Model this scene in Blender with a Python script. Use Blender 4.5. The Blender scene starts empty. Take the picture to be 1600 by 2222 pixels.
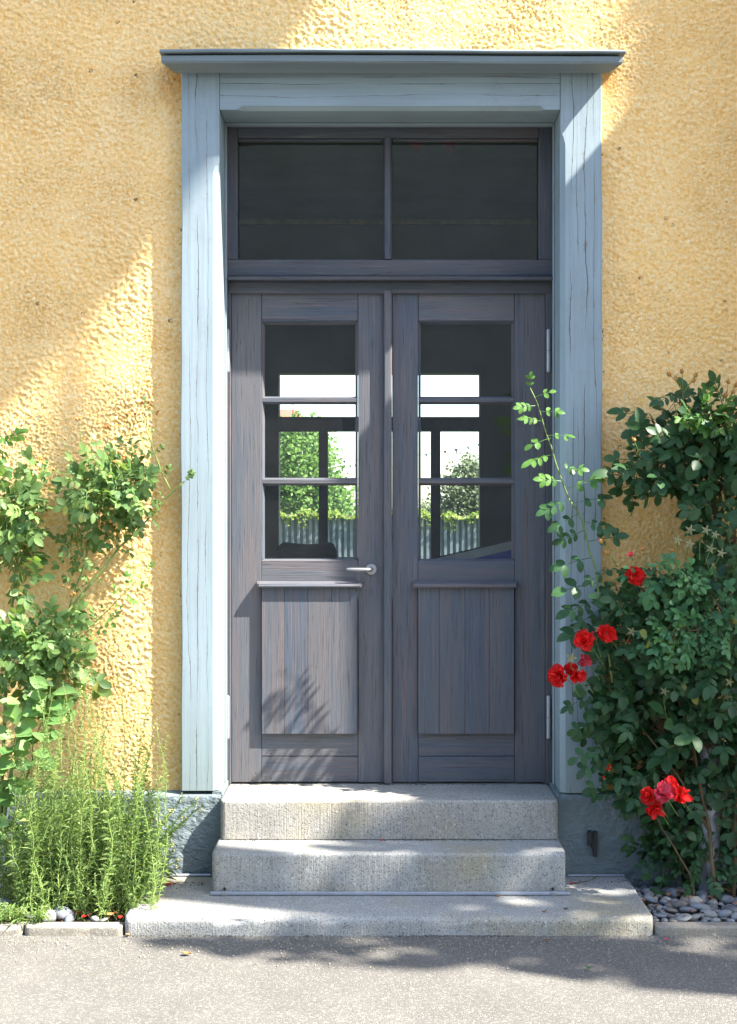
import bpy, bmesh, math, random
import numpy as np
from mathutils import Vector, Matrix

# ------------------------------------------------------------------ camera, sky, sun, exposure
C = bpy.context.scene
COL = C.collection
CAM = Vector((0.0, -6.0, 1.57))
FPX = 3120.0
cam_d = bpy.data.cameras.new('camera')
cam = bpy.data.objects.new('camera', cam_d)
COL.objects.link(cam)
cam.location = CAM
cam.rotation_euler = (math.radians(90), 0, 0)
cam_d.sensor_fit = 'HORIZONTAL'
cam_d.sensor_width = 36.0
cam_d.lens = 36.0 * FPX / 1600.0
cam_d.shift_x = -35.0 / 1600.0
cam_d.clip_start = 0.05
cam_d.clip_end = 2000.0
C.camera = cam

SUN_TRAVEL = Vector((-2.6, 1.0, -3.1))          # the way the sunlight travels
SUN_TO = (-SUN_TRAVEL).normalized()
world = bpy.data.worlds.new('World')
C.world = world
world.use_nodes = True
wn = world.node_tree
wn.nodes.clear()
w_out = wn.nodes.new('ShaderNodeOutputWorld')
w_bg = wn.nodes.new('ShaderNodeBackground')
w_sky = wn.nodes.new('ShaderNodeTexSky')
w_sky.sky_type = 'NISHITA'
w_sky.sun_disc = False
w_sky.sun_elevation = math.asin(SUN_TO.z)
w_sky.sun_rotation = math.atan2(SUN_TO.x, SUN_TO.y)
w_sky.air_density = 1.0
w_sky.dust_density = 1.0
w_sky.ozone_density = 1.0
w_bg.inputs['Strength'].default_value = 0.14
wn.links.new(w_sky.outputs[0], w_bg.inputs['Color'])
wn.links.new(w_bg.outputs[0], w_out.inputs['Surface'])

sun_d = bpy.data.lights.new('sun', 'SUN')
sun_d.energy = 5.0
sun_d.angle = math.radians(0.5)
sun_d.color = (1.0, 0.94, 0.84)
sun = bpy.data.objects.new('sun', sun_d)
COL.objects.link(sun)
sun.rotation_euler = SUN_TRAVEL.to_track_quat('-Z', 'Y').to_euler()
sun.location = SUN_TO * 30

C.view_settings.view_transform = 'Standard'
C.view_settings.look = 'None'
C.view_settings.gamma = 1.0
C.view_settings.use_curve_mapping = False
C.view_settings.exposure = 2.2
C.cycles.max_bounces = 10
C.cycles.diffuse_bounces = 5
C.cycles.transparent_max_bounces = 24
C.cycles.caustics_reflective = False
C.cycles.caustics_refractive = False
C.cycles.sample_clamp_indirect = 8.0

R = random.Random(7)


def P(px, py, y=0.0):
    """surveyed point: photograph pixel + real distance behind the wall face -> metres"""
    d = 6.0 + y
    return Vector(((px - 835.0) / FPX * d, y, 1.57 - (py - 1111.0) / FPX * d))


def PX(px, y=0.0):
    return (px - 835.0) / FPX * (6.0 + y)


def PZ(py, y=0.0):
    return 1.57 - (py - 1111.0) / FPX * (6.0 + y)


# ------------------------------------------------------------------ node helpers
class Mat:
    def __init__(self, name):
        self.m = bpy.data.materials.new(name)
        self.m.use_nodes = True
        self.t = self.m.node_tree
        self.t.nodes.clear()
        self.out = self.t.nodes.new('ShaderNodeOutputMaterial')

    def n(self, kind, ins=None, **props):
        nd = self.t.nodes.new(kind)
        for k, v in props.items():
            setattr(nd, k, v)
        for k, v in (ins or {}).items():
            s = nd.inputs[k]
            if isinstance(v, bpy.types.NodeSocket):
                self.t.links.new(v, s)
            else:
                s.default_value = v
        return nd

    def coord(self, scale=(1, 1, 1), rot=(0, 0, 0), kind='Object', rnd=0.0):
        tc = self.n('ShaderNodeTexCoord')
        src = tc.outputs[kind]
        if rnd:
            oi = self.n('ShaderNodeObjectInfo')
            mul = self.n('ShaderNodeMath', {0: oi.outputs['Random'], 1: rnd}, operation='MULTIPLY')
            ad = self.n('ShaderNodeVectorMath', {0: src, 1: mul.outputs[0]}, operation='ADD')
            src = ad.outputs[0]
        mp = self.n('ShaderNodeMapping', {'Vector': src, 'Scale': scale, 'Rotation': rot})
        return mp.outputs[0]

    def noise(self, vec, scale=5, detail=4, rough=0.55, dist=0.0):
        return self.n('ShaderNodeTexNoise', {'Vector': vec, 'Scale': scale, 'Detail': detail, 'Roughness': rough,
                                             'Distortion': dist}).outputs['Fac']

    def ramp(self, fac, stops, interp='LINEAR'):
        r = self.n('ShaderNodeValToRGB', {'Fac': fac})
        r.color_ramp.interpolation = interp
        e = r.color_ramp.elements
        while len(e) < len(stops):
            e.new(0.5)
        for el, (p, c) in zip(e, stops):
            el.position = p
            el.color = (c, c, c, 1) if not isinstance(c, (tuple, list)) else (*c[:3], 1)
        return r.outputs['Color']

    def mix(self, fac, a, b, mode='MIX'):
        m = self.n('ShaderNodeMix', data_type='RGBA', blend_type=mode)
        for s, v in ((m.inputs[0], fac), (m.inputs[6], a), (m.inputs[7], b)):
            if isinstance(v, bpy.types.NodeSocket):
                self.t.links.new(v, s)
            elif isinstance(v, (tuple, list)):
                s.default_value = (*v[:3], 1)
            else:
                s.default_value = v
        return m.outputs[2]

    def math(self, op, a, b=0.0, c=0.0):
        return self.n('ShaderNodeMath', {0: a, 1: b, 2: c}, operation=op).outputs[0]

    def bump(self, h, strength=0.5, dist=0.01, normal=None):
        ins = {'Height': h, 'Strength': strength, 'Distance': dist}
        if normal is not None:
            ins['Normal'] = normal
        return self.n('ShaderNodeBump', ins).outputs[0]

    def bsdf(self, col, rough=0.7, normal=None, spec=0.5, metal=0.0, **kw):
        ins = {'Base Color': col if isinstance(col, bpy.types.NodeSocket) else (*col[:3], 1), 'Roughness': rough,
               'Specular IOR Level': spec, 'Metallic': metal}
        if normal is not None:
            ins['Normal'] = normal
        b = self.n('ShaderNodeBsdfPrincipled', ins)
        self.t.links.new(b.outputs[0], self.out.inputs['Surface'])
        return b


def plain(name, col, rough=0.7, spec=0.4, metal=0.0, var=0.25, scale=20.0):
    a = Mat(name)
    f = a.noise(a.coord(rnd=3.0), scale, 4)
    c2 = tuple(min(1, v * (1 + var)) for v in col)
    c1 = tuple(v * (1 - var) for v in col)
    a.bsdf(a.ramp(f, [(0.3, c1), (0.7, c2)]), rough, a.bump(f, 0.15, 0.004), spec, metal)
    return a.m


# ------------------------------------------------------------------ materials
def mat_stucco():
    a = Mat('yellow_roughcast')
    v = a.coord()
    big = a.noise(v, 1.3, 5, 0.6)
    mid = a.noise(v, 9.0, 4, 0.6)
    col = a.mix(a.ramp(big, [(0.3, 0.0), (0.7, 1.0)]), (0.895, 0.585, 0.235), (0.91, 0.640, 0.320))
    col = a.mix(a.ramp(mid, [(0.42, 0.0), (0.68, 0.55)]), col, (0.88, 0.530, 0.185))
    fleck = a.noise(v, 62.0, 3, 0.65)
    col = a.mix(a.ramp(fleck, [(0.52, 0.0), (0.64, 0.8)]), col, (0.80, 0.45, 0.12))
    col = a.mix(a.ramp(fleck, [(0.36, 0.7), (0.46, 0.0)]), col, (0.88, 0.74, 0.45))
    grit = a.noise(v, 150.0, 2, 0.7)
    col = a.mix(a.ramp(grit, [(0.34, 0.5), (0.46, 0.0)]), col, (0.58, 0.34, 0.10))
    # sparse grime specks, sitting where lichen or soot holds
    vo = a.n('ShaderNodeTexVoronoi', {'Vector': v, 'Scale': 9.0, 'Randomness': 1.0})
    sp = a.math('LESS_THAN', vo.outputs['Distance'], 0.085)
    sparse = a.ramp(a.n('ShaderNodeSeparateColor', {'Color': vo.outputs['Color']}).outputs[0], [(0.55, 0.0), (0.60, 1.0)])
    f = a.math('MULTIPLY', sp, sparse)
    f = a.math('MULTIPLY', f, a.ramp(a.noise(v, 120, 3), [(0.45, 0.0), (0.55, 1.0)]))
    col = a.mix(f, col, (0.22, 0.12, 0.06))
    h = a.math('ADD', a.math('MULTIPLY', grit, 0.5), a.noise(v, 75.0, 3, 0.6))
    # orange-brown patches with dark specks under the two ends of the cornice
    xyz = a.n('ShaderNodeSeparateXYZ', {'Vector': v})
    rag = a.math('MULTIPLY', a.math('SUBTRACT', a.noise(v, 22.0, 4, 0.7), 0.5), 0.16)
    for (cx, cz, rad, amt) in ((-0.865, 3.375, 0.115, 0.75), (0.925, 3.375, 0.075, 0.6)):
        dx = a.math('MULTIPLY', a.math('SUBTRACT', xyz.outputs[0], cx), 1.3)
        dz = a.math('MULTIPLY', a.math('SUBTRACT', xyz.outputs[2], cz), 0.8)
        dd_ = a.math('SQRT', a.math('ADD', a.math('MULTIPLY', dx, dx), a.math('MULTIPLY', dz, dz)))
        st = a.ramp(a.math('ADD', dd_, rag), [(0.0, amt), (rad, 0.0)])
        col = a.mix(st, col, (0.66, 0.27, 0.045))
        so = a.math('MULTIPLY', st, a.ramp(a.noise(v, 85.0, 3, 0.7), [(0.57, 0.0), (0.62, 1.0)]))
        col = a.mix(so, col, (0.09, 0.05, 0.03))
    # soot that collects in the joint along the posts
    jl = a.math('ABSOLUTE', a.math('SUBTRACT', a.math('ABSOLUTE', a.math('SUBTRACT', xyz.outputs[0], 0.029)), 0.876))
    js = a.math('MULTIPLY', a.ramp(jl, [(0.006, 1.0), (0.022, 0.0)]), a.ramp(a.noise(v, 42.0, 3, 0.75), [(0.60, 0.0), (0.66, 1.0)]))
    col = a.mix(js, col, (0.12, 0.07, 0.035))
    a.bsdf(col, 0.9, a.bump(h, 0.8, 0.004), 0.25)
    return a.m


def mat_post(name, axis='z', base=(0.275, 0.345, 0.385), lower=True, cracks=((-.775, .07, .0016), (-.735, .05, .0011), (-.81, .05, .0009), (.775, .06, .0016), (.835, .07, .0018), (.865, .05, .0011), (.80, .05, .0010))):
    a = Mat(name)
    long_, cross = 1.0, 1.0
    def sc(c, l):
        return (c, c, l) if axis == 'z' else (l, c, c)
    g = a.noise(a.coord(sc(70, 2.2), rnd=9.0), 1.0, 5, 0.6)
    oc = a.n('ShaderNodeTexCoord').outputs['Object']
    ox = a.n('ShaderNodeSeparateXYZ', {'Vector': oc})
    across, along = (ox.outputs[0], ox.outputs[2]) if axis == 'z' else (ox.outputs[2], ox.outputs[0])
    cr = None
    for q, (cc, amp, w) in enumerate(cracks):
        one = a.n('ShaderNodeCombineXYZ', {0: along, 1: 3.7 * q + 1.3, 2: 0.0}).outputs[0]
        wig = a.math('ADD', a.math('MULTIPLY', a.math('SUBTRACT', a.noise(one, 1.6, 2, 0.5), 0.5), amp), a.math('MULTIPLY', a.math('SUBTRACT', a.noise(one, 14.0, 3, 0.6), 0.5), amp * 0.16))
        gate = a.ramp(a.noise(one, 2.2, 3, 0.6), [(0.40, 0.0), (0.58, 1.0)])
        d_ = a.math('ABSOLUTE', a.math('SUBTRACT', a.math('SUBTRACT', across, cc), wig))
        line = a.math('LESS_THAN', d_, a.math('MULTIPLY', gate, w))
        cr = line if cr is None else a.math('MAXIMUM', cr, line)
        near = a.math('LESS_THAN', d_, a.math('MULTIPLY', gate, a.math('MULTIPLY', a.ramp(a.noise(oc, 26.0, 3, 0.7), [(0.50, 0.0), (0.72, 1.0)]), w * 6.0)))
        flake = near if q == 0 else a.math('MAXIMUM', flake, near)
    patch = a.noise(a.coord((3, 3, 1.2) if axis == 'z' else (1.2, 3, 3), rnd=4.0), 1.6, 4)
    col = a.mix(a.ramp(patch, [(0.35, 0.0), (0.7, 1.0)]), base, tuple(v * 0.86 for v in base))
    col = a.mix(a.ramp(g, [(0.35, 0.35), (0.6, 0.0)]), col, tuple(v * 0.66 for v in base))
    if lower:
        sep = a.n('ShaderNodeSeparateXYZ', {'Vector': a.coord()}).outputs[2]
        e = a.math('ADD', sep, a.math('MULTIPLY', a.noise(a.coord((40, 40, 3)), 1.0, 3), 0.5))
        col = a.mix(a.ramp(e, [(0.30, 1.0), (0.75, 0.0)]), col, (0.22, 0.275, 0.285))
    wear = a.noise(a.coord(sc(30, 6), rnd=3.0), 1.0, 4, 0.7)
    col = a.mix(a.ramp(wear, [(0.72, 0.0), (0.78, 0.5)]), col, (0.30, 0.31, 0.31))
    col = a.mix(a.math('MULTIPLY', flake, 0.65), col, (0.185, 0.175, 0.16))
    grime = a.math('MULTIPLY', a.ramp(a.noise(oc, 3.5, 5, 0.7), [(0.50, 0.0), (0.72, 0.45)]), a.ramp(a.noise(oc, 60.0, 3, 0.7), [(0.40, 0.3), (0.65, 1.0)]))
    col = a.mix(grime, col, (0.17, 0.175, 0.165))
    col = a.mix(cr, col, (0.075, 0.078, 0.08))
    h = a.math('SUBTRACT', a.math('MULTIPLY', g, 0.5), a.math('MULTIPLY', cr, 2.0))
    a.bsdf(col, 0.62, a.bump(h, 0.5, 0.004), 0.35)
    return a.m


def mat_wood(name, axis='z', dark=1.0):
    a = Mat(name)
    def sc(c, l):
        return (c, c, l) if axis == 'z' else (l, c, c)
    fine = a.noise(a.coord(sc(190, 5.0), rnd=11.0), 1.0, 4, 0.65)
    mid = a.noise(a.coord(sc(60, 1.6), rnd=7.0), 1.0, 4, 0.55, 0.4)
    blot = a.noise(a.coord(sc(9, 1.6), rnd=13.0), 1.0, 3)
    k = dark
    grey = (0.102 * k, 0.104 * k, 0.118 * k)
    rose = (0.145 * k, 0.106 * k, 0.106 * k)
    slate = (0.070 * k, 0.088 * k, 0.118 * k)
    col = a.mix(a.ramp(blot, [(0.38, 0.0), (0.62, 1.0)]), slate, grey)
    col = a.mix(a.ramp(mid, [(0.50, 0.0), (0.68, 0.7)]), col, rose)
    oi = a.n('ShaderNodeObjectInfo').outputs['Random']
    col = a.mix(a.math('MULTIPLY', oi, 0.25), col, (0.135 * k, 0.125 * k, 0.122 * k))
    col = a.mix(a.ramp(fine, [(0.32, 0.7), (0.44, 0.0)]), col, (0.034, 0.032, 0.036))
    col = a.mix(a.ramp(fine, [(0.58, 0.0), (0.72, 0.45)]), col, (0.22, 0.21, 0.21))
    warp = a.noise(a.coord(sc(34, 0.6), rnd=21.0), 1.0, 3)
    cr = a.math('LESS_THAN', a.math('ABSOLUTE', a.math('SUBTRACT', warp, 0.5)), a.math('MULTIPLY', a.ramp(blot, [(0.52, 0.0), (0.7, 1.0)]), 0.0028))
    col = a.mix(cr, col, (0.03, 0.028, 0.032))
    h = a.math('SUBTRACT', fine, a.math('MULTIPLY', cr, 1.5))
    a.bsdf(col, 0.6, a.bump(h, 0.5, 0.003), 0.35)
    return a.m


def mat_granite(name, base=(0.355, 0.355, 0.335), rib=True):
    a = Mat(name)
    v = a.coord(rnd=6.0)
    sp = a.noise(v, 165.0, 2, 0.75)
    sp2 = a.noise(v, 70.0, 3, 0.7)
    big = a.noise(v, 5.0, 5, 0.65)
    col = a.mix(a.ramp(big, [(0.35, 0.0), (0.7, 1.0)]), base, tuple(v_ * 0.80 for v_ in base))
    col = a.mix(a.ramp(a.noise(v, 2.3, 4), [(0.50, 0.0), (0.66, 0.75)]), col, (0.34, 0.295, 0.19))
    col = a.mix(a.ramp(a.noise(v, 8.5, 5, 0.7), [(0.55, 0.0), (0.72, 0.5)]), col, (0.20, 0.20, 0.18))
    col = a.mix(a.ramp(sp, [(0.36, 1.0), (0.46, 0.0)]), col, (0.13, 0.13, 0.135))
    col = a.mix(a.ramp(sp2, [(0.60, 0.0), (0.68, 0.7)]), col, (0.52, 0.52, 0.50))
    h = a.math('ADD', sp, sp2)
    if rib:
        w = a.noise(a.coord((260, 30, 4)), 1.0, 2)
        col = a.mix(a.ramp(w, [(0.36, 0.3), (0.48, 0.0)]), col, (0.17, 0.17, 0.17))
        h = a.math('ADD', h, w)
    a.bsdf(col, 0.85, a.bump(h, 0.5, 0.004), 0.3)
    return a.m


def mat_asphalt():
    a = Mat('worn_asphalt')
    v = a.coord()
    sp = a.noise(v, 190.0, 2, 0.8)
    st = a.n('ShaderNodeTexVoronoi', {'Vector': v, 'Scale': 210.0})
    big = a.noise(v, 2.2, 6, 0.65)
    col = a.mix(a.ramp(big, [(0.3, 0.0), (0.7, 1.0)]), (0.118, 0.111, 0.101), (0.150, 0.142, 0.129))
    cell = a.n('ShaderNodeSeparateColor', {'Color': st.outputs['Color']}).outputs[0]
    col = a.mix(a.ramp(cell, [(0.0, 0.4), (0.35, 0.0)]), col, (0.06, 0.058, 0.056))
    col = a.mix(a.ramp(cell, [(0.80, 0.0), (0.95, 0.55)]), col, (0.33, 0.315, 0.285))
    col = a.mix(a.ramp(sp, [(0.34, 0.6), (0.44, 0.0)]), col, (0.05, 0.048, 0.045))
    h = a.math('SUBTRACT', sp, st.outputs['Distance'])
    a.bsdf(col, 0.9, a.bump(h, 0.6, 0.005), 0.25)
    return a.m


def mat_plinth():
    a = Mat('grey_plinth_render')
    v = a.coord()
    n1 = a.noise(a.coord((1, 1, 1.5)), 38.0, 4, 0.55, 0.5)
    big = a.noise(v, 4.0, 5)
    col = a.mix(a.ramp(big, [(0.35, 0.0), (0.7, 1.0)]), (0.175, 0.215, 0.228), (0.135, 0.17, 0.182))
    col = a.mix(a.ramp(a.noise(v, 24, 4, 0.7), [(0.66, 0.0), (0.72, 0.5)]), col, (0.42, 0.44, 0.43))
    a.bsdf(col, 0.8, a.bump(n1, 0.9, 0.012), 0.3)
    return a.m


def mat_glass(name='window_glass'):
    a = Mat(name)
    v = a.coord()
    wob = a.noise(v, 3.0, 2)
    tr = a.n('ShaderNodeBsdfTransparent', {'Color': (0.93, 0.95, 0.94, 1)})
    gl = a.n('ShaderNodeBsdfGlossy', {'Color': (1, 1, 1, 1), 'Roughness': 0.01, 'Normal': a.bump(wob, 0.03, 0.01)})
    fr = a.n('ShaderNodeFresnel', {'IOR': 1.5})
    f2 = a.math('MULTIPLY', fr.outputs[0], 1.2)
    mx = a.n('ShaderNodeMixShader', {0: f2, 1: tr.outputs[0], 2: gl.outputs[0]})
    # dust flecks and dried rain spots on the pane
    fl = a.noise(v, 130.0, 2, 0.6)
    where = a.noise(v, 4.0, 3)
    m = a.math('MULTIPLY', a.ramp(fl, [(0.74, 0.0), (0.78, 1.0)]), a.ramp(where, [(0.45, 0.0), (0.7, 0.8)]))
    m = a.math('MAXIMUM', m, a.ramp(a.noise(v, 7.0, 4, 0.7), [(0.3, 0.010), (0.7, 0.024)]))  # thin grey haze over the whole pane, painted in to lift its dark
    df = a.n('ShaderNodeBsdfDiffuse', {'Color': (0.5, 0.5, 0.5, 1)})
    m2 = a.n('ShaderNodeMixShader', {0: m, 1: mx.outputs[0], 2: df.outputs[0]})
    a.t.links.new(m2.outputs[0], a.out.inputs['Surface'])
    return a.m


def mat_leaf(name, c_dark, c_light, trans=0.3, island=True, gloss=0.25, yellow=0.0):
    a = Mat(name)
    oi = a.n('ShaderNodeObjectInfo').outputs['Random']
    if island:
        gi = a.n('ShaderNodeNewGeometry').outputs['Random Per Island']
        f = a.math('FRACT', a.math('ADD', a.math('MULTIPLY', oi, 0.8), a.math('MULTIPLY', gi, 0.55)))
    else:
        f = oi
    stops = [(0.0, c_dark), (0.85, c_light)]
    if yellow:
        stops.append((1.0 - yellow, c_light))
        stops.append((1.0, (0.35, 0.33, 0.07)))
    col = a.ramp(f, stops)
    nz = a.noise(a.coord(), 55.0, 3)
    col = a.mix(a.ramp(nz, [(0.35, 0.25), (0.6, 0.0)]), col, tuple(v * 0.6 for v in c_dark))
    df = a.n('ShaderNodeBsdfPrincipled', {'Base Color': col, 'Roughness': 0.42, 'Specular IOR Level': gloss, 'Normal': a.bump(nz, 0.2, 0.003)})
    tl = a.n('ShaderNodeBsdfTranslucent', {'Color': a.mix(1.0, col, (1.5, 1.6, 0.6), 'MULTIPLY')})
    mx = a.n('ShaderNodeMixShader', {0: trans, 1: df.outputs[0], 2: tl.outputs[0]})
    a.t.links.new(mx.outputs[0], a.out.inputs['Surface'])
    return a.m


def mat_petal(name, c1, c2):
    a = Mat(name)
    oi = a.n('ShaderNodeObjectInfo').outputs['Random']
    nz = a.noise(a.coord(), 60.0, 3)
    col = a.mix(oi, c1, c2)
    col = a.mix(a.ramp(nz, [(0.4, 0.0), (0.7, 0.35)]), col, tuple(v * 0.55 for v in c1))
    vein = a.noise(a.coord((900, 60, 60), rnd=5), 1.0, 2)
    col = a.mix(a.ramp(vein, [(0.35, 0.35), (0.55, 0.0)]), col, tuple(v * 0.5 for v in c1))
    df = a.n('ShaderNodeBsdfPrincipled', {'Base Color': col, 'Roughness': 0.55, 'Specular IOR Level': 0.25, 'Normal': a.bump(vein, 0.5, 0.002)})
    tl = a.n('ShaderNodeBsdfTranslucent', {'Color': col})
    mx = a.n('ShaderNodeMixShader', {0: 0.3, 1: df.outputs[0], 2: tl.outputs[0]})
    a.t.links.new(mx.outputs[0], a.out.inputs['Surface'])
    return a.m


M = dict(
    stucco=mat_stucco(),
    post=mat_post('pale_blue_paint_upright', 'z'),
    lintel=mat_post('pale_blue_paint_level', 'x', (0.275, 0.345, 0.385), False, ((2.955, .03, .0012), (2.905, .05, .0010), (2.98, .03, .0008))),
    cornice=mat_post('weathered_cornice_paint', 'x', (0.185, 0.23, 0.25), False, ((3.01, .02, .0008),)),
    wood=mat_wood('weathered_wood_upright', 'z'),
    wood_h=mat_wood('weathered_wood_level', 'x'),
    frame=mat_wood('weathered_frame_upright', 'z', 0.78),
    frame_h=mat_wood('weathered_frame_level', 'x', 0.78),
    granite=mat_granite('speckled_granite'),
    granite_warm=mat_granite('speckled_granite_warm', (0.35, 0.335, 0.30)),
    kerb=mat_granite('old_kerb_stone', (0.27, 0.245, 0.20), False),
    asphalt=mat_asphalt(),
    plinth=mat_plinth(),
    glass=mat_glass(),
    metal=plain('dull_aluminium', (0.36, 0.365, 0.37), 0.42, 0.5, 0.7, 0.1),
    pipe=plain('grey_conduit', (0.33, 0.35, 0.40), 0.45, 0.5, 0.4, 0.12),
    iron=plain('dark_iron', (0.035, 0.034, 0.035), 0.6, 0.4, 0.3),
    rust=plain('rusty_iron', (0.20, 0.075, 0.03), 0.8, 0.2),
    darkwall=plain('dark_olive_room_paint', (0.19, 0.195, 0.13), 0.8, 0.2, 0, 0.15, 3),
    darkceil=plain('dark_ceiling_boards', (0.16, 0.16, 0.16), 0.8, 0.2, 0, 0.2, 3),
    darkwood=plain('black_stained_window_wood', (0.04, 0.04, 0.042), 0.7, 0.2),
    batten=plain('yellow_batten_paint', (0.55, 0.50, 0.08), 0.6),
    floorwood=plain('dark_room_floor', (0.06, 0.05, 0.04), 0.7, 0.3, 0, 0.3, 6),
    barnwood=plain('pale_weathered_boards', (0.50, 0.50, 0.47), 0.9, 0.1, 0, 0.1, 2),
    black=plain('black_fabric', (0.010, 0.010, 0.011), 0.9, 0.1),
    blue=plain('blue_board_face', (0.09, 0.12, 0.75), 0.4, 0.4, 0, 0.08),
    whiteboard=plain('white_board_edge', (0.75, 0.78, 0.82), 0.5, 0.4, 0, 0.08),
    redcloth=plain('dull_red_bunting', (0.28, 0.03, 0.03), 0.8),
    soil=plain('dark_bed_soil', (0.055, 0.043, 0.033), 0.95, 0.1, 0, 0.5, 45),
    pebble=None,
    sheet=plain('grey_corrugated_sheet', (0.13, 0.155, 0.175), 0.6, 0.4, 0.0, 0.2, 12),
    tile=plain('red_roof_tiles', (0.36, 0.13, 0.09), 0.8, 0.2, 0, 0.2, 3),
    farwall=plain('pale_far_house_wall', (0.60, 0.55, 0.50), 0.8, 0.2, 0, 0.06, 2),
    bark=plain('grey_brown_bark', (0.13, 0.10, 0.075), 0.9, 0.2, 0, 0.4, 25),
    cane=plain('green_rose_cane', (0.17, 0.24, 0.07), 0.6, 0.3, 0, 0.25, 30),
    oldcane=plain('brown_rose_cane', (0.12, 0.085, 0.045), 0.8, 0.2, 0, 0.35, 30),
    lawn=plain('rough_garden_grass', (0.06, 0.10, 0.03), 0.9, 0.1, 0, 0.4, 8),
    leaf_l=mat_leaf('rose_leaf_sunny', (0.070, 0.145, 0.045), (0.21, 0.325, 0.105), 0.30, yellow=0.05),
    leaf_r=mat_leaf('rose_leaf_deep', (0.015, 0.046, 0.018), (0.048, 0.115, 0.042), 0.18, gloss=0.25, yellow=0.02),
    leaf_mid=mat_leaf('rose_leaf_mid', (0.035, 0.115, 0.045), (0.085, 0.215, 0.085), 0.25, gloss=0.28),
    leaf_young=mat_leaf('rose_leaf_young', (0.065, 0.17, 0.035), (0.14, 0.28, 0.07), 0.4),
    leaf_big=mat_leaf('broad_leaf_green', (0.10, 0.21, 0.06), (0.19, 0.33, 0.11), 0.3),
    needle=mat_leaf('feathery_needle_green', (0.11, 0.20, 0.065), (0.31, 0.405, 0.15), 0.38, gloss=0.15),
    tree_l=mat_leaf('tree_leaf_fresh', (0.055, 0.125, 0.02), (0.15, 0.26, 0.055), 0.35),
    tree_o=mat_leaf('tree_leaf_olive', (0.07, 0.10, 0.045), (0.17, 0.20, 0.095), 0.3),
    creeper=mat_leaf('creeper_leaf_yellow', (0.11, 0.18, 0.02), (0.28, 0.34, 0.05), 0.35),
    red=mat_petal('red_rose_petal', (0.80, 0.012, 0.010), (0.90, 0.045, 0.045)),
    pink=mat_petal('faded_pink_petal', (0.74, 0.03, 0.06), (0.80, 0.13, 0.20)),
    hip=plain('rose_hip_orange', (0.42, 0.20, 0.05), 0.45, 0.4, 0, 0.4, 60),
    sepal=plain('dry_sepal', (0.23, 0.22, 0.11), 0.8, 0.2, 0, 0.25, 60),
    yellowflower=plain('pale_yellow_blossom', (0.75, 0.68, 0.20), 0.6, 0.3, 0, 0.2, 60),
    dryleaf=plain('dry_brown_leaf', (0.30, 0.15, 0.055), 0.8, 0.2, 0, 0.4, 60),
    litter=plain('dry_leaf_litter', (0.26, 0.12, 0.06), 0.85, 0.2, 0, 0.5, 40),
)


def mat_pebble():
    a = Mat('river_pebble')
    oi = a.n('ShaderNodeObjectInfo').outputs['Random']
    col = a.ramp(oi, [(0.0, (0.08, 0.09, 0.105)), (0.3, (0.15, 0.17, 0.20)), (0.6, (0.22, 0.23, 0.24)), (0.8, (0.30, 0.285, 0.25)), (1.0, (0.14, 0.12, 0.10))])
    v = a.coord(rnd=8)
    col = a.mix(a.ramp(a.noise(v, 60, 4), [(0.45, 0.0), (0.6, 0.45)]), col, (0.10, 0.11, 0.12))
    col = a.mix(a.ramp(a.noise(a.coord((1, 1, 6), rnd=5), 14, 3, 0.5, 1.0), [(0.6, 0.0), (0.64, 0.5)]), col, (0.55, 0.55, 0.53))
    a.bsdf(col, 0.6, a.bump(a.noise(v, 90, 3), 0.2, 0.003), 0.35)
    return a.m


M['pebble'] = mat_pebble()


# ------------------------------------------------------------------ object helpers
def tag(o, label=None, cat=None, group=None, kind=None):
    if label:
        o['label'] = label
    if cat:
        o['category'] = cat
    if group:
        o['group'] = group
    if kind:
        o['kind'] = kind
    return o


def thing(name, label, cat, loc=(0, 0, 0), group=None):
    o = bpy.data.objects.new(name, None)
    o.empty_display_size = 0.05
    COL.objects.link(o)
    o.location = loc
    return tag(o, label, cat, group)


def root_loc(o):
    v = Vector((0, 0, 0))
    while o is not None:
        v += o.location
        o = o.parent
    return v


def link(name, me, parent=None, loc=None):
    o = bpy.data.objects.new(name, me)
    COL.objects.link(o)
    if parent is not None:
        o.parent = parent
    if loc is not None:
        o.location = loc
    return o


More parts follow.
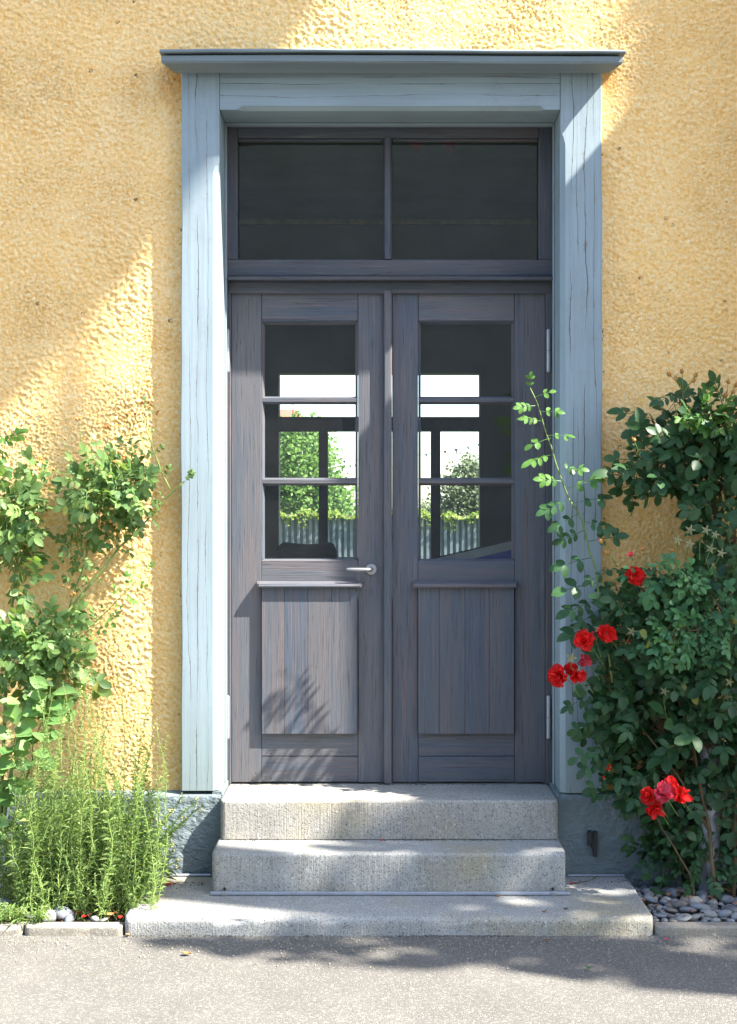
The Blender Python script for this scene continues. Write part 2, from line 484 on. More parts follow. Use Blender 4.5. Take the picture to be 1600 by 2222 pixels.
class MB:
    """collects faces in metres (world), builds ONE mesh object"""
    def __init__(self):
        self.v = []
        self.f = []

    def add(self, verts, faces):
        b = len(self.v)
        self.v.extend([tuple(p) for p in verts])
        self.f.extend([tuple(b + i for i in f) for f in faces])
        return self

    def box(self, x0, x1, y0, y1, z0, z1):
        return self.add([(x0, y0, z0), (x1, y0, z0), (x1, y1, z0), (x0, y1, z0), (x0, y0, z1), (x1, y0, z1), (x1, y1, z1), (x0, y1, z1)],
                        [(3, 2, 1, 0), (4, 5, 6, 7), (0, 1, 5, 4), (1, 2, 6, 5), (2, 3, 7, 6), (3, 0, 4, 7)])

    def rings(self, rings, caps=True):
        n = len(rings[0])
        vs = [p for r in rings for p in r]
        fs = []
        for i in range(len(rings) - 1):
            for j in range(n):
                k = (j + 1) % n
                fs.append((i * n + j, i * n + k, (i + 1) * n + k, (i + 1) * n + j))
        if caps:
            fs.append(tuple(reversed(range(n))))
            fs.append(tuple((len(rings) - 1) * n + j for j in range(n)))
        return self.add(vs, fs)

    def tube(self, pts, radii, sides=5):
        pts = [Vector(p) for p in pts]
        if not isinstance(radii, (list, tuple)):
            radii = [radii] * len(pts)
        rs = []
        for i, p in enumerate(pts):
            d = (pts[min(i + 1, len(pts) - 1)] - pts[max(i - 1, 0)])
            if d.length < 1e-9:
                d = Vector((0, 0, 1))
            d.normalize()
            up = Vector((0, 0, 1)) if abs(d.z) < 0.9 else Vector((0, 1, 0))
            a = d.cross(up).normalized()
            b = a.cross(d)
            rs.append([p + (a * math.cos(2 * math.pi * k / sides) + b * math.sin(2 * math.pi * k / sides)) * radii[i] for k in range(sides)])
        return self.rings(rs)

    def mesh(self, name, material, off=(0, 0, 0), smooth=False, bevel=0.0, seg=1):
        me = bpy.data.meshes.new(name)
        ox, oy, oz = off
        me.from_pydata([(x - ox, y - oy, z - oz) for x, y, z in self.v], [], self.f)
        bm = bmesh.new()
        bm.from_mesh(me)
        if bevel:
            bmesh.ops.bevel(bm, geom=list(bm.edges), offset=bevel, segments=seg, affect='EDGES', profile=0.5, clamp_overlap=True)
        bmesh.ops.recalc_face_normals(bm, faces=bm.faces)
        bm.to_mesh(me)
        bm.free()
        me.materials.append(material)
        if smooth:
            me.polygons.foreach_set('use_smooth', [True] * len(me.polygons))
        return me

    def build(self, name, material, parent=None, smooth=False, bevel=0.0, seg=1):
        off = root_loc(parent) if parent is not None else Vector((0, 0, 0))
        return link(name, self.mesh(name, material, off, smooth, bevel, seg), parent)


def box(name, material, parent, x0, x1, y0, y1, z0, z1, bevel=0.0, seg=1):
    return MB().box(x0, x1, y0, y1, z0, z1).build(name, material, parent, bevel=bevel, seg=seg)


def np_mesh(name, verts, faces_flat, n_per, material, smooth=True):
    me = bpy.data.meshes.new(name)
    nf = len(faces_flat) // n_per
    me.vertices.add(len(verts))
    me.vertices.foreach_set('co', np.asarray(verts, dtype=np.float32).ravel())
    me.loops.add(len(faces_flat))
    me.loops.foreach_set('vertex_index', np.asarray(faces_flat, dtype=np.int32))
    me.polygons.add(nf)
    me.polygons.foreach_set('loop_start', np.arange(0, nf * n_per, n_per, dtype=np.int32))
    me.polygons.foreach_set('use_smooth', np.ones(nf, dtype=bool) if smooth else np.zeros(nf, dtype=bool))
    me.materials.append(material)
    me.update(calc_edges=True)
    me.validate()
    return me


# gradient noise in numpy, for relief that is real geometry
def perlin(x, y, seed=0):
    xi = np.floor(x).astype(np.int64)
    yi = np.floor(y).astype(np.int64)
    xf, yf = x - xi, y - yi

    def grad(ix, iy):
        h = (ix * 374761393 + iy * 668265263 + seed * 1442695041) & 0xffffffff
        h = ((h ^ (h >> 13)) * 1274126177) & 0xffffffff
        h = (h ^ (h >> 16)) & 0xffff
        a = h / 65536.0 * 2 * np.pi
        return np.cos(a), np.sin(a)

    def dot(ix, iy, dx, dy):
        gx, gy = grad(ix, iy)
        return gx * dx + gy * dy
    u = xf * xf * xf * (xf * (xf * 6 - 15) + 10)
    v = yf * yf * yf * (yf * (yf * 6 - 15) + 10)
    n00 = dot(xi, yi, xf, yf)
    n10 = dot(xi + 1, yi, xf - 1, yf)
    n01 = dot(xi, yi + 1, xf, yf - 1)
    n11 = dot(xi + 1, yi + 1, xf - 1, yf - 1)
    return (n00 * (1 - u) + n10 * u) * (1 - v) + (n01 * (1 - u) + n11 * u) * v


# ------------------------------------------------------------------ ground
def sheet(name, x0, x1, y0, y1, z, material, kind='structure'):
    o = MB().add([(x0, y0, z), (x1, y0, z), (x1, y1, z), (x0, y1, z)], [(0, 1, 2, 3)]).build(name, material)
    return tag(o, kind=kind)


# one sheet to the horizon, the asphalt in front laid on it
sheet('ground', -600, 600, -600, 900, -0.03, M['lawn'])


def asphalt_sheet():
    nx, ny = 260, 110
    xs = np.concatenate([np.linspace(-30, -2.6, 20), np.linspace(-2.55, 2.55, nx - 40), np.linspace(2.6, 30, 20)])
    ys = np.concatenate([np.linspace(-14, -2.2, 20), np.linspace(-2.15, -0.55, ny - 20)])
    X, Y = np.meshgrid(xs, ys)
    Z = 0.004 * perlin(X * 2.2, Y * 2.2, 3) + 0.0025 * perlin(X * 9, Y * 9, 4) - 0.002
    v = np.stack([X, Y, Z], -1).reshape(-1, 3)
    n = len(xs)
    i, j = np.meshgrid(np.arange(len(xs) - 1), np.arange(len(ys) - 1))
    a = (j * n + i).ravel()
    f = np.stack([a, a + 1, a + 1 + n, a + n], -1).ravel()
    return tag(link('pavement', np_mesh('pavement', v, f, 4, M['asphalt'])), kind='structure')


asphalt_sheet()


def bed(name, x0, x1, y0, y1):
    nx, ny = 90, 50
    X, Y = np.meshgrid(np.linspace(x0, x1, nx), np.linspace(y0, y1, ny))
    Z = 0.012 + 0.014 * perlin(X * 9, Y * 9, 8) + 0.010 * perlin(X * 31, Y * 31, 9)
    v = np.stack([X, Y, Z], -1).reshape(-1, 3)
    i, j = np.meshgrid(np.arange(nx - 1), np.arange(ny - 1))
    a = (j * nx + i).ravel()
    f = np.stack([a, a + 1, a + 1 + nx, a + nx], -1).ravel()
    return tag(link(name, np_mesh(name, v, f, 4, M['soil'])), kind='structure')


bed('flower_bed', -3.4, -0.95, -0.60, -0.02)
bed('gravel_bed', 0.98, 2.4, -0.62, -0.02)

# ------------------------------------------------------------------ the house front
POST_Y = -0.05
XL0, XL1 = PX(393, POST_Y), PX(476, POST_Y)        # left post
XR0, XR1 = PX(1217, POST_Y), PX(1307, POST_Y)      # right post
Z_POST_L, Z_POST_R = PZ(1716, POST_Y), PZ(1721, POST_Y)
Z_PL = PZ(1716)                                     # where the render stops above the plinth
Z_COR = PZ(150, -0.06)

house = thing('house', 'yellow rough-rendered house front around the grey double door', 'house', (0, 0, 0))


def stucco_wall():
    st = 0.0044
    VV, FF, base = [], [], 0
    for (x0, x1, z0, z1) in ((-2.35, XL0 + 0.012, Z_PL, 4.6), (XR1 - 0.012, 2.2, Z_PL, 4.6), (XL0 + 0.012, XR1 - 0.012, Z_COR - 0.02, 4.6)):
        nx, nz = int((x1 - x0) / st) + 1, int((z1 - z0) / st) + 1
        X, Z = np.meshgrid(np.linspace(x0, x1, nx), np.linspace(z0, z1, nz))
        a = 0.5                                      # trowel direction, falling to the right
        U = (X * math.cos(a) - Z * math.sin(a))
        V = (X * math.sin(a) + Z * math.cos(a))
        wx = 0.35 * perlin(U * 30, V * 30, 11)
        wz = 0.35 * perlin(U * 30, V * 30, 12)
        n1 = perlin(U * 74 + wx, V * 98 + wz, 1)
        n2 = perlin(U * 132 + 2 * wx, V * 150 + 2 * wz, 2)
        n3 = perlin(X * 7, Z * 7, 3)
        n4 = perlin(X * 185, Z * 185, 5)
        blob = np.clip(n1 * 1.5 + 0.55, 0, 1)
        blob = blob * blob * (3 - 2 * blob)
        n0 = perlin(U * 24, V * 34, 6)
        h = 0.0044 * blob + 0.0066 * n2 + 0.0048 * n4 + 0.002 * n3 + 0.0026 * n0
        coarse = 0.0085 * np.clip(perlin(U * 44, V * 60, 41) + .25, 0, 1) + 0.0045 * perlin(U * 96, V * 112, 42) + 0.0030 * n4
        pm = np.clip(0.5 + 1.9 * perlin(X * 2.3 + 7, Z * 2.9, 43), 0, 1)
        h = h * pm + coarse * (1 - pm)
        h = h * (0.85 + 0.9 * np.clip(perlin(X * 3.1, Z * 2.6, 31) + 0.5 * perlin(X * 8, Z * 7, 32), -0.5, 0.6))
        # the render is trowelled smooth where it meets the posts and the cornice
        dpost = np.minimum(np.abs(X - XL0), np.abs(X - XR1))
        ease = np.clip((dpost - 0.012) / 0.05, 0, 1)
        ease = np.where(Z > Z_COR + 0.09, 1.0, ease)
        h = h * (0.35 + 0.65 * ease)
        edge = np.clip((Z - Z_PL) / 0.02, 0, 1)
        h = h * (0.4 + 0.6 * edge)
        Y = 0.004 - h
        v = np.stack([X, Y, Z], -1).reshape(-1, 3)
        i, j = np.meshgrid(np.arange(nx - 1), np.arange(nz - 1))
        q = (j * nx + i).ravel() + base
        FF.append(np.stack([q, q + 1, q + 1 + nx, q + nx], -1).ravel())
        VV.append(v)
        base += len(v)
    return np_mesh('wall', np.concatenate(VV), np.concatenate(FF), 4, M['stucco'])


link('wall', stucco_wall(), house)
core = MB()
core.box(-4.2, XL1 - 0.02, 0.012, 0.30, 0.0, 5.4)
core.box(XR0 + 0.02, 2.2, 0.012, 0.30, 0.0, 5.4)
core.box(XL1 - 0.02, XR0 + 0.02, 0.012, 0.30, 3.30, 5.4)
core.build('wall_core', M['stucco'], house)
# unseen wing wall, added at the right to shade post and wall
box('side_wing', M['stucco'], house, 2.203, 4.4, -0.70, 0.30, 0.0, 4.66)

# plinth, left and right of the steps, with a weathered sloping top


def plinth(x0, x1):
    nx, nz = int((x1 - x0) / 0.008), 46
    X, T = np.meshgrid(np.linspace(x0, x1, nx), np.linspace(0, 1, nz))
    k = np.clip((T - 0.9) / 0.1, 0, 1)
    Z = np.where(T < 0.9, T / 0.9 * (Z_PL - 0.008), Z_PL - 0.008 + k * 0.010)
    Y = -0.052 + k * 0.062
    rel = 0.0055 * perlin(X * 22, Z * 30, 21) + 0.003 * perlin(X * 55, Z * 60, 22)
    Y = Y - rel * (1 - k)
    Z = Z + 0.002 * perlin(X * 14, T * 3, 23) * k
    v = np.stack([X, Y, Z], -1).reshape(-1, 3)
    i, j = np.meshgrid(np.arange(nx - 1), np.arange(nz - 1))
    a = (j * nx + i).ravel()
    f = np.stack([a, a + 1, a + 1 + nx, a + nx], -1).ravel()
    return link('plinth', np_mesh('plinth', v, f, 4, M['plinth']), house)


plinth(-2.35, PX(479, -0.06))
plinth(PX(1211, -0.06), 2.2)

box('threshold_block', M['plinth'], house, XL1 - .03, PX(478, -.12) - .001, -.046, .20, 0.02, Z_POST_L - .004)
box('threshold_block', M['plinth'], house, PX(1212, -.12) + .001, XR0 + .03, -.046, .20, 0.02, Z_POST_R - .004)

# ------------------------------------------------------------------ the dark room behind the door
YB = 4.0
room = thing('room', 'dark room seen through the door glass, olive rear wall', 'room', (0, 2, 0.38))
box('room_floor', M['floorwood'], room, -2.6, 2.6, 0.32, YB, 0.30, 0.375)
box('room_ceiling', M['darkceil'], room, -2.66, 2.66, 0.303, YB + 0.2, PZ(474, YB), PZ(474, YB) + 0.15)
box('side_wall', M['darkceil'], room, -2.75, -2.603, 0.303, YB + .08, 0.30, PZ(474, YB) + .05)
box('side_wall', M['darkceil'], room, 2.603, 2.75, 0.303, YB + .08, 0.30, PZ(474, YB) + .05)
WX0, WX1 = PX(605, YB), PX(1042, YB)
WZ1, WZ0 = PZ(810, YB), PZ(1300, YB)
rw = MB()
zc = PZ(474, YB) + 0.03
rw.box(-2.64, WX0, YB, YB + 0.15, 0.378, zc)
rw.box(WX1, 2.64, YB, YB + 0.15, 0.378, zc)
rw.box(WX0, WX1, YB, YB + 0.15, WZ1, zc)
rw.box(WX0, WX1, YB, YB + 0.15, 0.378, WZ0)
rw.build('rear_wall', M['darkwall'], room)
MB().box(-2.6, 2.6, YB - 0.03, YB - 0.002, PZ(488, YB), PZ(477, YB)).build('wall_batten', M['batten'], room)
rwin = MB()
rwin.box(WX0 + .001, WX1 - .001, YB + .06, YB + .12, PZ(935, YB), PZ(903, YB))
rwin.box(PX(691, YB), PX(711, YB), YB + .062, YB + .118, WZ0, PZ(935, YB))
rwin.box(PX(936, YB), PX(957, YB), YB + .062, YB + .118, WZ0, PZ(935, YB))
rwo = rwin.build('rear_window', M['darkwood'], room)
for (a, b, c, d) in ((605, 1042, 810, 903), (605, 691, 935, 1300), (711, 936, 935, 1300), (957, 1042, 935, 1300)):
    MB().add([(PX(a, YB), YB + .09, PZ(d, YB)), (PX(b, YB), YB + .09, PZ(d, YB)), (PX(b, YB), YB + .09, PZ(c, YB)), (PX(a, YB), YB + .09, PZ(c, YB))],
             [(0, 1, 2, 3)]).build('pane', M['glass'], rwo)

# bench with a black cushion, and a leaning board, just inside
y1 = 0.95
bench = thing('bench', 'dark bench standing inside behind the left door pane', 'bench', (P(690, 1200, y1).x, y1, 0.376))
zb = PZ(1213, y1)
bx0, bx1 = PX(560, y1), PX(780, y1)
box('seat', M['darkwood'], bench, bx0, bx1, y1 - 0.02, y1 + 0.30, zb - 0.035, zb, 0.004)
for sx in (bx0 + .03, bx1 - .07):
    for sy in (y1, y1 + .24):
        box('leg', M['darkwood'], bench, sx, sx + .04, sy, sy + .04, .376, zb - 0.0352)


def cushion():
    prof = [(0.0, 0.5), (0.04, 0.8), (0.12, 1.0), (0.3, 0.93), (0.5, 0.86), (0.7, 0.90), (0.86, 1.0), (0.95, 0.9), (1.0, 0.45)]
    x0, x1 = PX(600, y1 + .1), PX(731, y1 + .1)
    h = PZ(1176, y1 + .1) - zb - 0.002
    rs = []
    for t, k in prof:
        x = x0 + (x1 - x0) * t
        rs.append([(x, y1 + .1 + 0.11 * k * math.cos(a), zb + 0.002 + h * 0.5 * k * (1 + math.sin(a) * (1.0 if math.sin(a) > 0 else 1.0)) ) for a in [2 * math.pi * i / 14 for i in range(14)]])
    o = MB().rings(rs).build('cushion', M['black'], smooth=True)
    return tag(o, 'black sagging cushion lying on the bench behind the glass', 'cushion')


cushion()
y2 = 0.80
bd = thing('leaning_board', 'white edged blue board leaning behind the right door pane', 'board', (PX(1020, y2), y2, 0.376))
a0, a1 = P(925, 1217, y2), P(1150, 1165, y2)
dd = (a1 - a0).normalized()
nn = Vector((-dd.z, 0, dd.x))
def slab4(p, q, w0, w1, ya, yb):
    c = [p + nn * w0, q + nn * w0, q + nn * w1, p + nn * w1]
    return MB().add([(v.x, ya, v.z) for v in c] + [(v.x, yb, v.z) for v in c],
                    [(0, 1, 2, 3), (7, 6, 5, 4), (0, 4, 5, 1), (1, 5, 6, 2), (2, 6, 7, 3), (3, 7, 4, 0)])
slab4(a0, a1, -0.040, 0.0, y2, y2 + .02).build('edge_strip', M['whiteboard'], bd)
slab4(a0, a1, -0.30, -0.0405, y2 + .003, y2 + .018).build('face', M['blue'], bd)
slab4(a0, a1, 0.0005, 0.006, y2 - .001, y2 + .021).build('top_trim', M['black'], bd)
bx = box('support_leg', M['darkwood'], bd, PX(1120, y2), PX(1140, y2), y2 + .022, y2 + .06, .376, PZ(1180, y2))
box('support_leg', M['darkwood'], bd, PX(960, y2), PX(980, y2), y2 + .022, y2 + .06, .376, PZ(1222, y2))

# pennants strung under the ceiling inside
ib = thing('indoor_bunting', 'dull red pennant string hanging inside behind the upper glass', 'bunting', (0, 1.2, PZ(300, 1.2)))
yb = 1.2
MB().tube([(-2.6, yb, PZ(282, yb)), (0, yb, PZ(300, yb)), (2.6, yb, PZ(286, yb))], 0.002, 4).build('string', M['black'], ib)
for px in (905, 975):
    z = PZ(300, yb)
    p = P(px, 300, yb)
    MB().add([(p.x - .045, yb + .001, z), (p.x + .045, yb + .001, z), (p.x, yb + .003, z - .085), (p.x - .045, yb + .005, z), (p.x + .045, yb + .005, z)],
             [(0, 1, 2), (3, 2, 4), (0, 3, 4, 1), (0, 2, 3), (1, 4, 2)]).build('pennant', M['redcloth'], ib)

# ------------------------------------------------------------------ the door surround
sur = thing('door_surround', 'pale blue weathered timber surround with cornice round the double door', 'door frame', (0, 0.1, 0.39))


def post(x0, x1, inner, z0, z1, zch, ch=0.020):
    """a squared post whose inner front corner carries a stopped chamfer below zch"""
    yf, yb = POST_Y, 0.190
    rs = []
    zs = [z0 + (zch - 0.07 - z0) * i / 24 for i in range(25)] + [zch - 0.05, zch - 0.025, zch, zch + 0.002, (zch + z1) / 2, z1]
    for z in zs:
        c = ch if z <= zch - 0.06 else max(0.0006, ch * (1 - ((z - (zch - 0.07)) / 0.07) ** 2)) if z < zch else 0.0006
        wob = 0.0016 * math.sin(z * 3.1 + x0 * 9) + 0.0011 * math.sin(z * 11 + x0 * 4) + R.uniform(-.0004, .0004)
        if inner == 'right':
            rs.append([(x0 + wob, yf + .003, z), (x0 + .004 + wob, yf, z), (x1 - c, yf, z), (x1, yf + c, z), (x1, yb, z), (x0 + wob, yb, z)])
        else:
            rs.append([(x0, yf + c, z), (x0 + c, yf, z), (x1 - .004 + wob, yf, z), (x1 + wob, yf + .003, z), (x1 + wob, yb, z), (x0, yb, z)])
    return MB().rings(rs).build('side_post', M['post'], sur)


post(XL0, XL1, 'right', Z_POST_L, Z_COR, PZ(345, POST_Y), 0.026)
post(XR0, XR1, 'left', Z_POST_R, Z_COR, PZ(283, POST_Y), 0.020)


def lintel():
    zb, zt = PZ(237, POST_Y), Z_COR
    yf, yb = POST_Y + 0.004, 0.190
    rs = []
    xa, xb = XL1 + .0015, XR0 - .0015
    s0, s1 = PX(520, POST_Y), PX(1178, POST_Y)
    for x in [xa, s0 - .012, s0, s0 + .008] + [s0 + .008 + (s1 - s0 - .016) * i / 14 for i in range(1, 14)] + [s1 - .008, s1, s1 + .012, xb]:
        c = 0.0006 if (x <= s0 - .011 or x >= s1 + .011) else (0.008 if (x <= s0 or x >= s1) else 0.016)
        rs.append([(x, yf, zt), (x, yf, zb + c), (x, yf + c * 1.2, zb), (x, yb, zb), (x, yb, zt)])
    return MB().rings(rs).build('lintel', M['lintel'], sur)


lintel()


def cornice():
    yf = -0.165
    z_t = PZ(116, yf)
    xl, xr = PX(350, yf), PX(1352, yf)
    z_fb = PZ(136, yf)
    prof = [(0.020, z_t), (0.020, z_t - .007), (0.0, z_t - .0085), (0.0, z_fb + .006), (0.004, z_fb), (0.022, z_fb - .004), (0.05, z_fb - .010), (0.075, z_fb - .018), (0.098, Z_COR + .001)]
    ringl = [(xl + d * 0.62, yf + d, z) for d, z in prof] + [(xl + .06, 0.02, Z_COR + .001), (xl, 0.02, z_t)]
    ringr = [(xr - d * 0.62, yf + d, z) for d, z in prof] + [(xr - .06, 0.02, Z_COR + .001), (xr, 0.02, z_t)]
    n = 18
    rs = []
    for i in range(n + 1):
        t = i / n
        dz = 0.0025 * math.sin(t * 5.0) + R.uniform(-.0006, .0006)
        rs.append([(a[0] * (1 - t) + b[0] * t, a[1], a[2] + (dz if j < 7 else 0)) for j, (a, b) in enumerate(zip(ringl, ringr))])
    co = MB().rings(rs).build('cornice', M['cornice'], sur)
    cap = []
    x0, x1 = PX(346, yf - .012), PX(1358, yf - .012)
    for i in range(n + 1):
        t = i / n
        x = x0 + (x1 - x0) * t
        dz = 0.0025 * math.sin(t * 5.0) + R.uniform(-.001, .001)
        zt = z_t + .002 + dz
        cap.append([(x, yf - .012, zt), (x, yf - .014, zt + .006), (x, yf - .011, zt + .013), (x, 0.02, zt + .026), (x, 0.02, zt)])
    MB().rings(cap).build('cornice_cap', M['cornice'], co)
    return co


cornice()

# inner frame carrying the leaves and the fixed light above
FY = 0.205
ZT = PZ(237, POST_Y) - 0.001
box('frame_jamb', M['frame'], sur, XL1 - 0.015, PX(501, 0.215), 0.2155, 0.29, 0.392, PZ(606, FY), 0.003)
box('frame_jamb', M['frame'], sur, PX(1185, 0.215), XR0 + 0.015, 0.2155, 0.29, 0.392, PZ(606, FY), 0.003)
box('frame_head', M['frame_h'], sur, XL1 - 0.012, XR0 + 0.012, 0.191, 0.29, PZ(268, FY), ZT + .02, 0.003)
# pale stop moulding round the inside of the surround
box('stop_bead', M['lintel'], sur, XL1 + .0005, XL1 + 0.007, 0.150, 0.1895, 0.395, ZT - .010, 0.002)
box('stop_bead', M['lintel'], sur, XR0 - 0.007, XR0 - .0005, 0.150, 0.1895, 0.395, ZT - .010, 0.002)
box('stop_bead', M['lintel'], sur, XL1 + .0005, XR0 - .0005, 0.150, 0.1895, ZT - .009, ZT - .0005, 0.002)
tb = MB()
zl = PZ(607, .165)
xa, xb = PX(486, .165), PX(1210, .165)
tb.rings([[(x, .160, zl), (x, .158, zl + .010), (x, .200, zl + .024), (x, .285, zl + .024), (x, .285, zl)] for x in (XL1 + .009, XR0 - .009)])
trb = tb.build('transom_ledge', M['frame_h'], sur)
box('transom_bar', M['frame_h'], sur, XL1 + .009, XR0 - .009, 0.213, 0.289, PZ(634, FY) - .004, zl - .001, 0.002)

# the fixed light: sash pieces, mullion, panes
tw = box('transom_window', M['frame_h'], sur, XL1 + .002, XR0 - .002, FY, 0.285, zl + .0245, PZ(563, FY), 0.003)
box('sash_stile', M['frame'], tw, XL1 + .002, PX(515, FY), FY + .002, 0.285, PZ(563, FY) + .0005, PZ(268, FY) - .0005, 0.003)
box('sash_stile', M['frame'], tw, PX(1170, FY), XR0 - .002, FY + .002, 0.285, PZ(563, FY) + .0005, PZ(268, FY) - .0005, 0.003)
box('sash_rail', M['frame_h'], tw, PX(515, FY) + .0005, PX(1170, FY) - .0005, FY + .002, 0.285, PZ(298, FY), PZ(268, FY) - .0005, 0.003)
MB().rings([[(PX(832, FY), FY + .02, z), (PX(836, FY), FY - .004, z), (PX(847, FY), FY - .004, z), (PX(851, FY), FY + .02, z), (PX(851, FY), .284, z), (PX(832, FY), .284, z)]
            for z in (PZ(562, FY) + .0008, PZ(298, FY) - .0005)]).build('mullion', M['frame'], tw)
for (a, b) in ((516, 831), (852, 1169)):
    x0, x1, z0, z1 = PX(a, FY), PX(b, FY), PZ(562, FY), PZ(298, FY)
    MB().add([(x0, .252, z0), (x1, .252, z0), (x1, .252, z1), (x0, .252, z1)], [(0, 1, 2, 3)]).build('pane', M['glass'], tw)
    box('bead', M['frame_h'], tw, x0 + .0006, x1 - .0006, .226, .25, z1 - .011, z1 - .0006, 0.002)

# ------------------------------------------------------------------ the two door leaves
DY = 0.23
DZ1, DZ0 = PZ(632, DY), 0.3985


def hinge(parent, px, pya, pyb):
    x, za, zb_ = PX(px, .19), PZ(pyb, .19), PZ(pya, .19)
    r = 0.0088
    zm = (za + zb_) / 2
    m = MB()
    y = 0.207
    m.tube([(x, y, za), (x, y, za + .003), (x, y, za + .008), (x, y, zm - .0008)], [r * .35, r * .8, r, r], 10)
    m.tube([(x, y, zm + .0008), (x, y, zb_ - .008), (x, y, zb_ - .003), (x, y, zb_)], [r, r, r * .8, r * .35], 10)
    return m.build('hinge', M['pipe'], parent, smooth=False)


def door_leaf(label, stl, rail, str_, hx, boards, has_handle):
    """stl/str_: outer px of the two stiles, rail: px span of the rails between them"""
    (a0, a1), (b0, b1), (r0, r1) = stl, str_, rail
    t = thing('door_leaf', label, 'door', (PX(hx, DY), DY, DZ0))
    X = lambda p: PX(p, DY)
    Z = lambda p: PZ(p, DY)
    g = 0.0009
    box('stile', M['wood'], t, X(a0), X(a1) - g, DY, DY + .045, DZ0, DZ1, 0.0025)
    box('stile', M['wood'], t, X(b0) + g, X(b1), DY, DY + .045, DZ0, DZ1, 0.0025)
    box('top_rail', M['wood_h'], t, X(a1) + g, X(b0) - g, DY + .0008, DY + .044, Z(696), DZ1 - .001, 0.002)
    # bevelled glazing rebate, muntins and panes
    ga0, ga1 = X(a1) + g, X(b0) - g
    for ym in (867, 1044):
        zc = Z(ym)
        h = 0.0185
        MB().rings([[(x, DY + .004, zc + .007), (x, DY + .004, zc - .009), (x, DY + .022, zc - h), (x, DY + .042, zc - h), (x, DY + .042, zc + h * .8), (x, DY + .018, zc + h * .8)]
                    for x in (ga0, ga1)]).build('muntin', M['wood_h'], t)
    for (ya, yb_) in ((696, 862), (872, 1038), (1050, 1215)):
        z1, z0 = Z(ya), Z(yb_)
        MB().add([(ga0, DY + .028, z0), (ga1, DY + .028, z0), (ga1, DY + .028, z1), (ga0, DY + .028, z1)], [(0, 1, 2, 3)]).build('pane', M['glass'], t)
    for s in (0, 1):
        xe = ga0 if s == 0 else ga1
        k = 0.011 if s == 0 else -0.011
        MB().rings([[(xe, DY + .003, z), (xe + k * .15, DY + .003, z), (xe + k, DY + .026, z), (xe, DY + .026, z)] for z in (Z(1213), Z(697))]).build('glazing_bead', M['wood'], t)
    zt = Z(697)
    MB().rings([[(x, DY + .003, zt), (x, DY + .003, zt - .002), (x, DY + .026, zt - .013), (x, DY + .026, zt)] for x in (ga0, ga1)]).build('glazing_bead', M['wood_h'], t)
    # middle rail with sloping top, drip rail below it
    zm1, zm0 = Z(1214), Z(1262)
    MB().rings([[(x, DY + .0008, zm1 - .006), (x, DY + .0008, zm0), (x, DY + .044, zm0), (x, DY + .044, zm1 + .002), (x, DY + .020, zm1 + .002)] for x in (ga0, ga1)]).build('middle_rail', M['wood_h'], t)
    zr1, zr0 = PZ(1262, .2), PZ(1275, .19)
    xa, xb = PX(r0, .19), PX(r1, .19)
    pr = [(0.188, zr0), (0.186, zr0 + .006), (0.190, zr1 - .010), (DY - .003, zr1 + .001), (DY - .0006, zr1 + .001), (DY - .0006, zr0), (0.2, zr0 - .0005)]
    MB().rings([[(xa + .0 + max(0, y_ - .19) * .0, y_ + (.012 if y_ < .2 else 0), z) for y_, z in pr]] + [[(xa + .010, y_, z) for y_, z in pr]] +
               [[(xb - .010, y_, z) for y_, z in pr]] + [[(xb, y_ + (.012 if y_ < .2 else 0), z) for y_, z in pr]]).build('drip_rail', M['wood_h'], t)
    # proud boarded panel
    pz1, pz0 = zr0 - .0008, Z(1591)
    bs = boards
    for i in range(len(bs) - 1):
        px0, px1 = PX(bs[i], .21), PX(bs[i + 1], .21)
        dy = R.uniform(-.0004, .0004)
        box('panel_board', M['wood'], t, px0 + .0005, px1 - .0005, .2085 + dy, DY - .0007, pz0, pz1, 0.0009)
    # bottom rail: two boards
    box('bottom_board', M['wood_h'], t, X(a1) + g, X(b0) - g, DY + .0006, DY + .044, Z(1640.5), Z(1588), 0.0014)
    box('bottom_board', M['wood_h'], t, X(a1) + g, X(b0) - g, DY + .0012, DY + .044, DZ0 + .002, Z(1642), 0.0014)
    box('core_panel', M['wood'], t, ga0, ga1, DY + .002, DY + .043, Z(1588) + .0005, zm0 - .0005)
    hinge(t, hx, 712, 808)
    hinge(t, hx, 1510, 1606)
    if has_handle:
        hd = MB()
        c = P(806, 1236, .215)
        rs = []
        for (y_, r) in ((DY - .0006, .024), (DY - .006, .024), (DY - .009, .021), (DY - .010, .012)):
            rs.append([(c.x + r * math.cos(q), y_, c.z + r * math.sin(q)) for q in [2 * math.pi * i / 20 for i in range(20)]])
        hd.rings(rs)
        h = hd.build('handle', M['metal'], t, smooth=False)
        lv = MB()
        lv.tube([(c.x, DY - .008, c.z), (c.x, DY - .030, c.z), (c.x - .004, DY - .043, c.z), (c.x - .014, DY - .049, c.z + .0005), (c.x - .05, DY - .050, c.z + .001),
                 (c.x - .085, DY - .049, c.z + .002), (c.x - .102, DY - .046, c.z + .003), (c.x - .107, DY - .043, c.z + .003)],
                [.009, .009, .0095, .0095, .0085, .0075, .006, .003], 10)
        lv.build('lever', M['metal'], h, smooth=True)
        k = P(806, 1283, DY)
        MB().rings([[(k.x + .009 * math.cos(q), y_, k.z + .014 * math.sin(q)) for q in [2 * math.pi * i / 14 for i in range(14)]] for y_ in (DY - .0006, DY - .003)]).build('keyhole_cover', M['frame'], t)
        for dx_ in (-.021, .021):
            MB().rings([[(k.x + dx_ + .0022 * math.cos(q), y_, k.z + .003 + .0022 * math.sin(q)) for q in [2 * math.pi * i / 8 for i in range(8)]] for y_ in (DY - .0003, DY - .0018)]).build('nail', M['iron'], t)
    else:
        x0, x1 = PX(833, .205), PX(851, .205)
